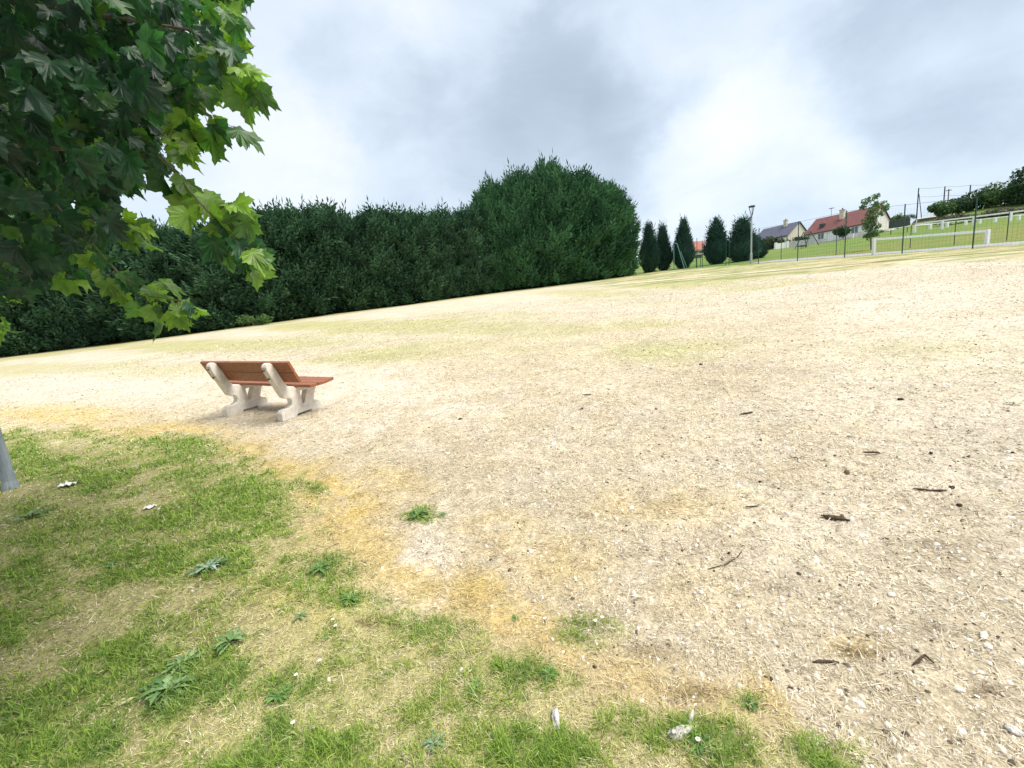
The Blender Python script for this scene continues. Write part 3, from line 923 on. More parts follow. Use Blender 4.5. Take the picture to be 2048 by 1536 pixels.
def build_conifers():
    hx = [945, 900, 858, 815, 768, 716, 668, 620, 568, 514, 460, 402, 345, 285, 222, 150, 70, -20]
    ht = [400, 404, 412, 406, 404, 420, 396, 404, 402, 428, 432, 434, 432, 444, 452, 455, 450, 440]
    for k, (px, tp) in enumerate(zip(hx, ht)):
        u = (px - CX) / F
        Y = np.interp(px, [0, 500, 800, 1270], [34.5, 39.5, 44.5, 50.5]) + random.uniform(-0.3, 0.5)
        conifer('hedge', k % 3, px, Y, tp, 'hedge_conifer', 'tall dark conifer in the long hedge, %s left of the big rounded clump' % ORD[k],
                'conifer tree', 'conifers of the long hedge', 10.0, rad=random.uniform(0.78, 1.12))
    for px, Y, tp, rad, i, lab in [(1000, 48.2, 352, 0.80, 0, 'left flank of the big rounded conifer clump, stepping up from the hedge'),
                                   (1050, 47.8, 328, 0.95, 1, 'broad left conifer near the middle of the big rounded clump'),
                                   (1105, 48.4, 314, 1.0, 0, 'tallest conifer at the peak of the big rounded clump'),
                                   (1165, 49.2, 330, 1.0, 1, 'conifer just right of the peak in the big rounded clump'),
                                   (1218, 49.8, 352, 0.82, 0, 'right flank of the big rounded conifer clump, beside the narrow cypresses')]:
        conifer('dome', i, px, Y, tp, 'clump_conifer', lab, 'conifer tree', 'conifers of the big rounded clump', 12.0, rad=rad)
    for px, Y, tp, rad, i, lab in [(1299, 52.5, 446, 0.95, 0, 'narrow dark cypress standing against the right end of the big conifer clump'),
                                   (1328, 53.0, 448, 0.95, 1, 'narrow dark cypress, second from the big conifer clump'),
                                   (1366, 52.0, 438, 1.08, 2, 'flame-shaped cypress rising behind the braced end post of the green fence'),
                                   (1433, 52.0, 435, 1.18, 0, 'flame-shaped cypress with a narrow foot between the far red roof and the fat cypress'),
                                   (1482, 51.0, 434, 1.42, 1, 'fat dark cypress standing just left of the lamp post'),
                                   (1515, 53.0, 468, 0.9, 2, 'small dark cypress half hidden behind the lamp post')]:
        conifer('flame', i, px, Y, tp, 'cypress', lab, 'cypress tree', 'cypresses beside the hedge', 5.5, rad=rad * 0.88)


build_conifers()

# ------------------------------------------------------------------ leafy shrubs and small trees
M_SHRUB = vcol_mat('shrub_leaf', rough=0.65, spec=0.25, trans=0.25, tint=(1.1, 1.2, 0.7))


def leaf_cloud(name, centres, radii, n, size, col0, col1, seed, zsq=0.85):
    """many small leaf faces in clumps; coordinates local to the thing"""
    g = np.random.default_rng(seed)
    centres = np.asarray(centres, float); radii = np.asarray(radii, float)
    w = radii ** 2; idx = g.choice(len(centres), n, p=w / w.sum())
    v = g.normal(0, 1, (n, 3)); v /= np.linalg.norm(v, axis=1)[:, None]
    rr = radii[idx] * (g.random(n) ** 0.28) * (1 + 0.22 * (fbm(v[:, 0] * 3 + idx * 5, v[:, 2] * 3 + v[:, 1] * 2, seed, 3) - 0.5) * 2)
    P = centres[idx] + v * rr[:, None] * np.array([1, 1, zsq])
    nrm = v + g.normal(0, 0.7, v.shape); nrm /= np.linalg.norm(nrm, axis=1)[:, None]
    a = np.cross(nrm, g.normal(0, 1, v.shape)); a /= np.linalg.norm(a, axis=1)[:, None] + 1e-6
    b = np.cross(nrm, a)
    s = size * g.uniform(0.6, 1.4, n)
    V = np.stack([P - a * s[:, None], P + b * (s * .55)[:, None], P + a * s[:, None], P - b * (s * .55)[:, None]], 1)
    t = np.clip(g.random(n) * 0.75 + 0.25 * (v[:, 2] * 0 + g.random(len(centres))[idx]), 0, 1)[:, None]
    C = np.array(col0) * (1 - t) + np.array(col1) * t
    return np_mesh(name, V.reshape(-1, 3), [np.arange(n * 4).reshape(-1, 4)], np.repeat(C, 4, axis=0))


DK0, DK1 = (0.018, 0.04, 0.018), (0.055, 0.11, 0.04)
MD0, MD1 = (0.035, 0.075, 0.025), (0.10, 0.18, 0.05)
LT0, LT1 = (0.06, 0.12, 0.04), (0.16, 0.26, 0.08)


def shrub(px, Y, w_px, h_px, label, cols=(DK0, DK1), n=900, seed=0, cat='shrub', name='shrub', size=None, group=None, py=None):
    P = stand(px, Y) if py is None else at(px, py, Y)
    w = w_px / F * Y; h = h_px / F * Y
    g = random.Random(seed)
    cs, rs = [], []
    m = max(3, int(w / h * 4))
    for k in range(m):
        cs.append(((-0.5 + (k + 0.5) / m) * w * 0.8, g.uniform(-0.15, 0.15) * w, h * g.uniform(0.32, 0.6))); rs.append(h * g.uniform(0.32, 0.48))
    root = empty(name, P - np.array([0, 0, 0.05]), label, cat, group)
    me = leaf_cloud('foliage', cs, rs, n, size or h * 0.085, *cols, seed + 900)
    link('foliage', me, M_SHRUB, root)
    for c in cs[::max(1, len(cs) // 3)]:
        st = MB(); st.tube([(c[0] * 0.4, c[1] * 0.4, -0.1), (c[0] * 0.8, c[1], c[2])], [0.03 * h, 0.012 * h], 5)
        st.build('stem', M_BARK, root)
    return root


def build_shrubs():
    shrub(515, 36.2, 70, 26, 'light green fern-like shrub at the foot of the dark hedge', (LT0, MD1), 900, 1)
    shrub(1684, 84, 24, 24, 'round dark clipped shrub in front of the red-roofed house', (DK0, DK1), 900, 2, py=475)
    shrub(1741, 70, 26, 20, 'dark bush at the foot of the young leaning tree', (DK0, MD1), 700, 3, py=482)
    shrub(1755, 82, 40, 9, 'low flower bed bushes below the gable of the red-roofed house', (DK0, MD1), 700, 33, py=467)
    shrub(1533, 95, 22, 30, 'dark garden bush beside the cypress in front of the slate-roofed house', (DK0, DK1), 800, 4, py=502)
    shrub(1546, 92, 18, 28, 'dark reddish green bush left of the white garden wall', (DK0, (0.08, 0.08, 0.04)), 600, 5, py=500)
    shrub(1566, 93, 36, 12, 'low green hedge growing along the top of the white garden wall', (DK0, MD1), 900, 6, py=490)
    shrub(1596, 98, 18, 14, 'rounded dark bush under the gable of the slate-roofed house', (DK0, DK1), 600, 7, py=484)
    shrub(1610, 97, 12, 12, 'rounded dark bush between the two houses', (DK0, DK1), 500, 8, py=483)
    shrub(1395, 118, 30, 9, 'garden shrubs in front of the far house', (DK0, MD1), 400, 9, py=506)
    shrub(1796, 105, 14, 30, 'pointed dark green tree top behind the dark shelter', (DK0, MD1), 600, 10, py=457)
    shrub(1816, 150, 34, 12, 'distant dark hedgerow on the skyline left of the net poles', (DK0, MD0), 500, 11, py=440)
    specs = [(1880, 78, 40, 22, 426, 'leafy bush at the left end of the bank behind the white railing', (MD0, MD1)),
             (1912, 80, 46, 30, 423, 'dark bush on the bank, right of the utility pole', (DK0, DK1)),
             (1945, 82, 48, 36, 419, 'dark green bush on the bank behind the tall fence post', (DK0, MD0)),
             (1975, 80, 50, 40, 414, 'dense dark bush in the middle of the bank thicket', (DK0, DK1)),
             (2008, 78, 52, 48, 412, 'tall mid-green bush on the bank below the big tree', (MD0, MD1)),
             (2040, 76, 54, 52, 412, 'wide dark bush at the right end of the bank thicket', (DK0, DK1)),
             (1925, 70, 90, 13, 438, 'dusty grey-green scrub along the foot of the bank behind the white railing', ((0.09, 0.10, 0.07), (0.17, 0.17, 0.11))),
             (2010, 70, 90, 15, 428, 'dusty grey-green scrub below the thicket at the right edge', ((0.09, 0.10, 0.07), (0.17, 0.17, 0.11)))]
    specs = [(px, Y, w * 1.15, h * 1.25, py + 6, lab, c) for px, Y, w, h, py, lab, c in specs]
    for k, (px, Y, w, h, py, lab, c) in enumerate(specs):
        shrub(px, Y, w, h, lab, c, 1500, 40 + k, py=py, size=0.22, group='bushes on the bank')
    # big tree at the right edge
    P = at(2075, 418, 74); root = empty('bank_tree', P, 'big dark broadleaf tree on the bank at the right edge', 'tree')
    cs = [(-3.6, 0, 4.0), (-2.2, .5, 5.6), (0, -.5, 6.6), (2.4, 0, 6.2), (-1.2, 0, 3.6), (1.4, .6, 4.0), (3.6, 0, 4.2), (-2.8, 0, 2.2), (0.5, 0, 2.2)]
    rs = [1.4, 1.6, 1.9, 1.8, 1.7, 1.8, 1.5, 1.3, 1.7]
    link('crown', leaf_cloud('crown', cs, rs, 5200, 0.22, DK0, (0.06, 0.12, 0.045), 77), M_SHRUB, root)
    b = MB().tube([(0, 0, -.6), (0, 0, 2.5), (.2, 0, 5)], [0.3, 0.22, 0.1])
    for c in cs[:6]: b.tube([(0, 0, 2.3), (c[0] * .8, c[1], c[2])], [.12, .03], 6)
    b.build('trunk', M_BARK, root)
    # young leaning tree before the red-roofed house
    Y = 38.5
    P = stand(1743, Y); s = Y / F
    def q(px, py): return at(px, py, Y) - P
    root = empty('young_tree', P, 'young tree with sparse light foliage in front of the red-roofed house', 'tree')
    mb = MB().tube([q(1743, 508), q(1742, 488), q(1741, 470), q(1743, 450), q(1748, 428), q(1745, 408)], [.07, .06, .055, .045, .03, .01])
    for a, b_ in (((1742, 465), (1732, 452)), ((1743, 450), (1757, 434)), ((1747, 432), (1770, 414)), ((1747, 430), (1733, 405)), ((1743, 455), (1752, 445)), ((1742, 470), (1754, 458)), ((1741, 474), (1733, 464))):
        mb.tube([q(*a), q(*b_)], [.025, .008], 5)
    mb.build('trunk', M_BARK, root)
    pts = [(1742, 398, 10), (1750, 393, 7), (1734, 402, 8), (1732, 412, 8), (1748, 408, 9), (1764, 408, 8), (1775, 404, 7), (1756, 417, 10), (1768, 417, 9), (1740, 420, 8), (1760, 428, 7), (1733, 428, 7),
           (1744, 434, 10), (1735, 440, 10), (1750, 442, 11), (1742, 450, 11), (1754, 452, 8), (1735, 455, 9), (1747, 460, 10), (1740, 467, 8), (1755, 462, 5), (1744, 474, 6), (1778, 410, 5)]
    cs = [q(a, b_) + np.array([0, random.uniform(-.35, .35), 0]) for a, b_, r in pts]; rs = [r * s * 0.86 for a, b_, r in pts]
    link('crown', leaf_cloud('crown', cs, rs, 1500, 0.10, (0.045, 0.10, 0.05), (0.16, 0.27, 0.10), 78), M_SHRUB, root)


build_shrubs()

# ------------------------------------------------------------------ green mesh fences
M_GREEN = noise_mat('green_paint', (0.012, 0.05, 0.035), (0.02, 0.075, 0.05), 6, 0.5, 0.4, 0.05)
M_WIRE = noise_mat('green_wire', (0.012, 0.06, 0.05), (0.02, 0.08, 0.065), 6, 0.5, 0.4, 0)
M_LTGREEN = noise_mat('sea_green_paint', (0.10, 0.24, 0.23), (0.14, 0.30, 0.28), 6, 0.5, 0.4, 0)
M_WHITE = noise_mat('white_paint', (0.76, 0.77, 0.77), (0.86, 0.86, 0.85), 7, 0.6, 0.3, 0.05)


def mesh_panel(mb, a, b, ha, hb, step=0.17, wire=0.0045):
    """welded wire between two ground points"""
    L = np.linalg.norm((b - a)[:2]); n = max(2, int(L / step))
    for k in range(n + 1):
        t = k / n; p = a + (b - a) * t; p[2] = t1(p[0], p[1]) + 0.03
        mb.bar(p, p + np.array([0, 0, ha + (hb - ha) * t - 0.05]), wire)
    m = int(max(ha, hb) / step)
    for j in range(m + 1):
        zz = 0.04 + j / m
        za, zb = 0.05 + (ha - 0.06) * j / m, 0.05 + (hb - 0.06) * j / m
        seg = 4
        for s in range(seg):
            p = a + (b - a) * (s / seg); r = a + (b - a) * ((s + 1) / seg)
            p[2] = t1(p[0], p[1]) + za + (zb - za) * s / seg; r[2] = t1(r[0], r[1]) + za + (zb - za) * (s + 1) / seg
            mb.bar(p, r, wire)


def post_h(P, top):
    lo_, hi_ = 0.2, 15.0
    for _ in range(30):
        mid = (lo_ + hi_) / 2
        if proj(P + np.array([0, 0, mid]))[1] > top: lo_ = mid
        else: hi_ = mid
    return lo_


def build_fences():
    # near fence: (pixel column, top row)
    posts = [(1394, 476), (1405, 483), (1452, 468), (1458, 474), (1517, 456), (1595, 443), (1689, 421), (1804, 408), (1945, 392)]
    P0 = None
    root = None
    pts = []
    for px, tp in posts:
        u = (px - CX) / F
        Y = float(FENCE_X(u)) if px > 1500 else float(np.interp(px, [1348, 1517], [50.4, 39.6]))
        P = stand(px, Y); pts.append((P, post_h(P, tp)))
    # carry the line on past the right edge of the photo
    for px in (2120, 2360):
        Y = float(FENCE_X((px - CX) / F)); P = stand(px, Y); pts.append((P, 3.3))
    root = empty('mesh_fence', pts[0][0], 'tall dark green wire mesh fence with posts running along the edge of the field', 'fence')
    off = pts[0][0]
    for P, h in pts:
        MB(off).tube([P - np.array([0, 0, .2]), P + np.array([0, 0, h])], 0.032, 8).build('post', M_GREEN, root)
    # end post with a short top arm and two slanting stays
    Pe = stand(1348, 50.4); he = post_h(Pe, 486)
    Pa = stand(1360, 50.0)
    MB(off).tube([Pe - np.array([0, 0, .2]), Pe + np.array([0, 0, he])], 0.05, 8).build('end_post', M_LTGREEN, root)
    top = Pe + np.array([0, 0, he]); arm = at(1354, 487.5, 50.2)
    MB(off).tube([top, arm], 0.05, 8).build('top_arm', M_LTGREEN, root)
    MB(off).tube([arm, stand(1369, 49.8)], 0.05, 8).build('stay', M_LTGREEN, root)
    MB(off).tube([at(1361, 503, 50.0), stand(1374, 50.6)], 0.045, 8).build('stay', M_LTGREEN, root)
    pan = MB(off)
    chain = [(Pe, he)] + pts
    for (a, ha), (b, hb) in zip(chain[:-1], chain[1:]):
        if np.linalg.norm((b - a)[:2]) < 0.5: continue
        fine = 0.0055 if a is Pe or proj(b)[0] < 1530 else 0.0026
        mesh_panel(pan, a.copy(), b.copy(), min(ha, hb, 2.9) * 0.97, min(ha, hb, 2.9) * 0.97, wire=fine)
    pan.build('wire_mesh', M_WIRE, root)
    cab = MB(off)
    for (a, ha), (b, hb) in zip(pts[4:-1], pts[5:]):
        cab.tube([a + np.array([0, 0, ha - .05]), b + np.array([0, 0, hb - .05])], 0.008, 4)
    cab.build('top_wire', M_WIRE, root)
    # green board on the two gate posts
    B = stand(1397, 49.2)
    r2 = empty('notice_board', B, 'small dark green board on two posts beside the cypresses', 'notice board')
    Y = 48.6
    c = [at(1390, 517, Y), at(1404, 515.2, Y), at(1404, 508.5, Y), at(1390, 510, Y)]
    nrm = np.array([0, 0.05, 0])
    MB(B).hexa([c[0], c[1], c[1] + nrm, c[0] + nrm, c[3], c[2], c[2] + nrm, c[3] + nrm]).build('board', M_GREEN, r2)
    for px in (1392.5, 1401.5):
        g0 = stand(px, Y + 0.1); MB(B).tube([g0 - np.array([0, 0, .2]), at(px, 511, Y + 0.1)], 0.035, 6).build('post', M_GREEN, r2)
    # far fence on the other side of the strip
    fposts = [(1562, 470, 41.0), (1672, 452, 37.0), (1820, 450, 33.6), (1908, 441, 31.0), (2013, 424, 28.8)]
    pts = [(stand(px, Y), None) for px, tp, Y in fposts]
    pts = [(p, post_h(p, f[1])) for (p, _), f in zip(pts, fposts)]
    for px, Y in ((2140, 26), (2330, 23)):
        pts.append((stand(px, Y), 2.0))
    off = pts[0][0]
    root = empty('mesh_fence', off, 'thin green wire fence behind the grey strip at the foot of the grass bank', 'fence')
    for P, h in pts:
        MB(off).tube([P - np.array([0, 0, .2]), P + np.array([0, 0, h])], 0.025, 7).build('post', M_GREEN, root)
    pan = MB(off)
    for (a, ha), (b, hb) in zip(pts[:-1], pts[1:]):
        mesh_panel(pan, a.copy(), b.copy(), min(ha, hb) * 0.95, min(ha, hb) * 0.95, 0.24, 0.0024)
    pan.build('wire_mesh', M_WIRE, root)
    # low white goal-like frame between the fences
    Ya, Yb = 29.6, 26.6
    a, b = stand(1747, Ya), stand(1973.5, Yb)
    ha, hb = post_h(a, 477), post_h(b, 459)
    root = empty('low_goal', a, 'long low white frame of two thick posts and a crossbar behind the green fence', 'goal frame')
    u = (b - a); u[2] = 0; u /= np.linalg.norm(u)
    for P, h in ((a, ha), (b, hb)):
        MB(a).bar(P - np.array([0, 0, .1]), P + np.array([0, 0, h]), 0.165, 0.165).build('post', M_WHITE, root, bevel=0.01)
    MB(a).bar(a + np.array([0, 0, ha - .08]) + u * .084, b + np.array([0, 0, hb - .08]) - u * .084, 0.125, 0.125).build('crossbar', M_WHITE, root, bevel=0.01)


build_fences()


def build_strip():
    """grey strip between the two fences"""
    A, B = [], []
    for px in np.linspace(1470, 2500, 60):
        u = (px - CX) / F
        Y = float(FENCE_X(u)); P = at(px, 500, Y)
        A.append(P)
    A = np.array(A)[:, :2]
    d = np.array([81.0, 20.6]); d /= np.linalg.norm(d)
    V, Q = [], []
    K = 7
    for i, p in enumerate(A):
        w0 = 1.1 + 0.25 * math.sin(i * 0.8); w1 = 5.0 + 0.1 * math.sin(i * 1.3)
        for k in range(K):
            q = p + d * (w0 + (w1 - w0) * k / (K - 1)); V.append((q[0], q[1], t1(*q) + (0.03 if 0 < k < K - 1 else -0.02)))
    n = len(A)
    for i in range(n - 1):
        for k in range(K - 1):
            Q.append((i * K + k, (i + 1) * K + k, (i + 1) * K + k + 1, i * K + k + 1))
    me = np_mesh('path', np.array(V), [np.array(Q)])
    link('path', me, noise_mat('worn_asphalt', (0.22, 0.22, 0.23), (0.34, 0.33, 0.33), 3, 0.95, 0.1, 0.3, bscale=40), smooth=True)['kind'] = 'structure'


build_strip()

# ------------------------------------------------------------------ lamp, swing, railings, poles
M_STEEL = noise_mat('galvanised_steel', (0.34, 0.39, 0.41), (0.46, 0.51, 0.53), 5, 0.5, 0.5, 0.03)
M_DARK = noise_mat('dark_grey_metal', (0.03, 0.035, 0.045), (0.06, 0.065, 0.08), 8, 0.5, 0.4, 0.03)
M_POLE = noise_mat('grey_wood_pole', (0.12, 0.11, 0.10), (0.20, 0.19, 0.18), 6, 0.9, 0.1, 0.1)


def build_lamp():
    P = stand(1502, 40.5); Y = P[1]
    root = empty('street_lamp', P, 'slim pale lamp post with an open funnel-shaped head beside the cypress', 'street lamp')
    up = lambda py: post_h(P, py)
    z1_, z2_, z3 = up(431), up(426), up(412)
    MB().tube([(0, 0, -.2), (0, 0, .9), (0, 0, .95), (0, 0, z1_)], [.10, .10, .075, .06], 10).build('pole', M_STEEL, root)
    R = 0.27
    mb = MB()
    for k in range(3):
        a = k * 2.094 + 0.2
        mb.tube([(0.03 * math.cos(a), 0.03 * math.sin(a), z1_ - .1), (R * .85 * math.cos(a), R * .85 * math.sin(a), z3 - .06)], 0.028, 6)
    mb.build('head_arm', M_DARK, root)
    MB().tube([(0, 0, z3 - .10), (0, 0, z3 - .08), (0, 0, z3), (0, 0, z3 + .03)], [R * .8, R, R, R * .7], 20).build('lamp_head', M_DARK, root)
    zc = up(434.5)
    MB().tube([(-.05, 0, zc), (-.32, -.05, zc - .12)], [.09, .07], 8).build('spotlight', M_DARK, root)


build_lamp()


def build_play():
    Y = 62.0
    g0 = at(1620, 508, Y)
    root = empty('swing_frame', g0, 'thin green A-frame swing standing on the lawn before the houses', 'swing')
    pairs = [((1607, 465), (1590, 517)), ((1608, 465), (1613, 515)), ((1621, 463), (1610.5, 514)), ((1621.5, 463), (1638, 513))]
    for t, b in pairs:
        MB(g0).tube([at(*t, Y), stand(b[0], Y - .3)], 0.05, 6).build('leg', M_GREEN, root)
    MB(g0).tube([at(1607, 464.5, Y), at(1621.5, 462.5, Y)], 0.05, 6).build('crossbar', M_GREEN, root)
    for px in (1611.5, 1617):
        MB(g0).tube([at(px, 464, Y), at(px, 500, Y)], 0.015, 4).build('chain', M_GREEN, root)
    MB(g0).bar(at(1610.5, 500.5, Y), at(1618, 499.7, Y), 0.2, 0.05).build('seat', M_DARK, root)
    # small play table on legs
    P = stand(1604, 60)
    r = empty('play_table', P, 'small green play table on thin legs beside the swing', 'play equipment')
    c = at(1604, 492, 60) - P
    MB().box(c[0] - .42, c[0] + .42, -.4, .4, c[2] - .06, c[2] + .06).build('table_top', M_DARK, r)
    for sx in (-.34, .34):
        for sy in (-.3, .3):
            MB().tube([(c[0] + sx, sy, -.1), (c[0] + sx, sy, c[2] - .06)], .03, 5).build('leg', M_GREEN, r)


build_play()


def build_rails():
    def rail(tops, name, label, wp, beam):
        ps = []
        for px, tp, Y in tops:
            P = stand(px, Y); ps.append((P, post_h(P, tp)))
        root = empty(name, ps[0][0], label, 'railing'); off = ps[0][0]
        for P, h in ps:
            MB(off).bar(P - np.array([0, 0, .15]), P + np.array([0, 0, h - beam * .5]), wp, wp).build('post', M_WHITE, root, bevel=0.012)
        mb = MB(off)
        for (a, ha), (b, hb) in zip(ps[:-1], ps[1:]):
            mb.bar(a + np.array([0, 0, ha]), b + np.array([0, 0, hb]), beam, beam)
        mb.build('top_rail', M_WHITE, root)
    rail([(1829, 449, 52), (1884, 441, 50.6), (1947, 433.5, 49.2), (2020, 424.5, 47.8), (2110, 413, 46.4)], 'white_railing', 'nearer white railing on square posts along the top of the grass bank', 0.22, 0.15)
    rail([(1829, 451, 56), (1860, 448, 57.5), (1894, 444.5, 57), (1931, 441, 56.5), (1959, 439, 56), (1990, 435.5, 55.5), (2037, 430.5, 55), (2100, 423, 54.5)], 'white_railing', 'lower white railing behind, showing under the rail of the nearer one', 0.24, 0.13)
    # football goal with dark net
    Y = 84
    a0, a1, b0, b1 = at(1832.5, 437.5, Y), at(1836, 455, Y), at(1888, 430.5, Y), at(1879.5, 450, Y)
    a0, b0 = at(1833.5, 438, Y), at(1888, 431, Y)
    root = empty('football_goal', a0, 'white football goal with a dark net beyond the white railing', 'football goal')
    for t in (a0, b0):
        g0 = np.array([t[0], t[1], t1(t[0], t[1])]); g0[2] = min(g0[2], t[2] - 1.9)
        MB(a0).tube([g0, t], 0.08, 8).build('goalpost', M_WHITE, root)
    MB(a0).tube([a0, b0], 0.08, 8).build('crossbar', M_WHITE, root)
    net = MB(a0); back = np.array([0.9, 1.8, -0.35])
    for k in range(26):
        t = k / 25; p = a0 + (b0 - a0) * t; net.bar(p, p + back, 0.05); net.bar(p + back, p + back - np.array([0, 0, 1.6]), 0.05)
    for j in range(9):
        t = j / 8
        net.bar(a0 + back - np.array([0, 0, 1.6 * t]), b0 + back - np.array([0, 0, 1.6 * t]), 0.05)
        net.bar(a0 + back * t, b0 + back * t, 0.05)
    net.build('net', M_DARK, root)
    # dark shelter by the pitch
    Y = 68
    c = [at(1784.5, 455, Y), at(1820.5, 450, Y), at(1820.5, 435.5, Y), at(1785.5, 440.5, Y)]
    d = np.array([0.3, 1.0, 0])
    root = empty('dugout_shelter', c[0], 'dark boxy players shelter with pale foot beams left of the football goal', 'shelter')
    MB(c[0]).hexa([c[0], c[1], c[1] + d, c[0] + d, c[3], c[2], c[2] + d, c[3] + d]).build('cabin', noise_mat('dark_sheet', (0.018, 0.03, 0.028), (0.035, 0.05, 0.045), 5, 0.6, 0.3, 0), root, bevel=0.02)
    e = np.array([0, -0.12, 0])
    MB(c[0]).bar(at(1781, 458, Y) + e, at(1823, 451.5, Y) + e, 0.08, 0.08).build('foot_beam', M_WHITE, root)
    for px, py in ((1786, 458), (1819, 453)):
        p = at(px, py, Y) + np.array([.1, .45, 0])
        q = p.copy(); q[2] = min(t1(p[0], p[1]), p[2] - .2)
        MB(c[0]).tube([p, q], 0.05, 6).build('leg', M_DARK, root)
    # ball net poles with cables
    def pole(px0, py0, px1, py1, Y, rad, name, label, cat, group=None, m=M_POLE):
        a, b = at(px0, py0, Y), at(px1, py1, Y); a[0] = b[0] = (a[0] + b[0]) / 2 if abs(px0 - px1) < 3 else b[0]
        if abs(px0 - px1) >= 3: a[0] = at(px0, py0, Y)[0]
        gz = t1(a[0], a[1]); a[2] = min(gz, a[2]) - 0.3
        r = empty(name, a, label, cat, group)
        MB(a).tube([a, b], [rad, rad * .8], 7).build('shaft', m, r)
        return r, a, b
    tops = []
    for px0, py0, px1, py1, Y, lab in [(1833, 438, 1837.5, 376, 86, 'dark net pole with a slanting stay, leftmost of the row behind the football goal'),
                                       (1887, 424, 1889, 373, 84, 'dark net pole standing close beside the utility pole'),
                                       (1939, 408, 1940, 370, 82, 'dark net pole rising out of the bushes, third in the row'),
                                       (1987, 396, 1988.5, 367, 80, 'dark net pole above the thicket, nearest the big tree')]:
        r, a, b = pole(px0, py0, px1, py1, Y, 0.11, 'net_pole', lab, 'pole', 'poles of the ball net', M_DARK); tops.append((a, b))
        if not tops[1:]:
            MB(a).tube([at(1838, 388, Y), at(1844, 433, Y) - np.array([0, 0, .6])], .06, 6).build('stay', M_DARK, r)
    cb = MB(tops[0][1])
    for (_, a), (_, b) in zip(tops[:-1], tops[1:]):
        for dz in (0.05, 1.6):
            cb.tube([a - np.array([0, 0, dz]), (a + b) / 2 - np.array([0, 0, dz + .12]), b - np.array([0, 0, dz])], 0.022, 4)
    o = cb.build('net_cable', M_DARK); o.location = tops[0][1]
    tag(o, 'thin sagging cables strung between the tops of the net poles', 'cable')
    r, a, b = pole(1895, 424, 1897, 378, 95, 0.12, 'utility_pole', 'wooden utility pole with a short crossarm above the bank bushes', 'utility pole')
    MB(a).bar(at(1892, 381.5, 95), at(1903, 380, 95), .14, .14).build('crossarm', M_POLE, r)


build_rails()

# ------------------------------------------------------------------ houses
M_WALLW = noise_mat('pale_render', (0.70, 0.66, 0.63), (0.80, 0.77, 0.74), 1.5, 0.9, 0.1, 0.05)
M_WALLB = noise_mat('beige_render', (0.56, 0.50, 0.41), (0.66, 0.60, 0.51), 1.5, 0.9, 0.1, 0.05)
M_GLASS = noise_mat('window_glass', (0.10, 0.11, 0.13), (0.16, 0.17, 0.20), 2, 0.15, 0.6, 0)
M_PLINTH = noise_mat('grey_plinth', (0.36, 0.36, 0.37), (0.46, 0.46, 0.47), 2, 0.9, 0.1, 0.05)


def roof_mat(name, c1, c2, sc):
    m, n, l, b = mat(name, 0.8, 0.2)
    tc = n.new('ShaderNodeTexCoord'); nz = n.new('ShaderNodeTexNoise'); nz.inputs['Scale'].default_value = sc; nz.inputs['Detail'].default_value = 8
    l.new(tc.outputs['Object'], nz.inputs['Vector'])
    wv = n.new('ShaderNodeTexWave'); wv.bands_direction = 'Z'; wv.inputs['Scale'].default_value = 2.2; wv.inputs['Distortion'].default_value = 0.6
    l.new(tc.outputs['Object'], wv.inputs['Vector'])
    ad = n.new('ShaderNodeMath'); ad.operation = 'MULTIPLY_ADD'; ad.inputs[1].default_value = 0.22
    l.new(wv.outputs['Fac'], ad.inputs[0]); l.new(nz.outputs['Fac'], ad.inputs[2])
    cr = n.new('ShaderNodeValToRGB'); cr.color_ramp.elements[0].position = 0.35; cr.color_ramp.elements[0].color = (*c1, 1)
    cr.color_ramp.elements[1].position = 0.85; cr.color_ramp.elements[1].color = (*c2, 1)
    l.new(ad.outputs[0], cr.inputs[0]); l.new(cr.outputs[0], b.inputs['Base Color'])
    bp = n.new('ShaderNodeBump'); bp.inputs['Strength'].default_value = 0.4; bp.inputs['Distance'].default_value = 0.05
    l.new(wv.outputs['Fac'], bp.inputs['Height']); l.new(bp.outputs[0], b.inputs['Normal'])
    return m


M_TILE = roof_mat('red_roof_tile', (0.13, 0.05, 0.05), (0.21, 0.088, 0.082), 2.5)
M_SLATE = roof_mat('blue_grey_slate', (0.07, 0.072, 0.11), (0.12, 0.12, 0.17), 2.5)
M_TILE2 = roof_mat('orange_roof_tile', (0.34, 0.13, 0.10), (0.46, 0.20, 0.15), 2.5)


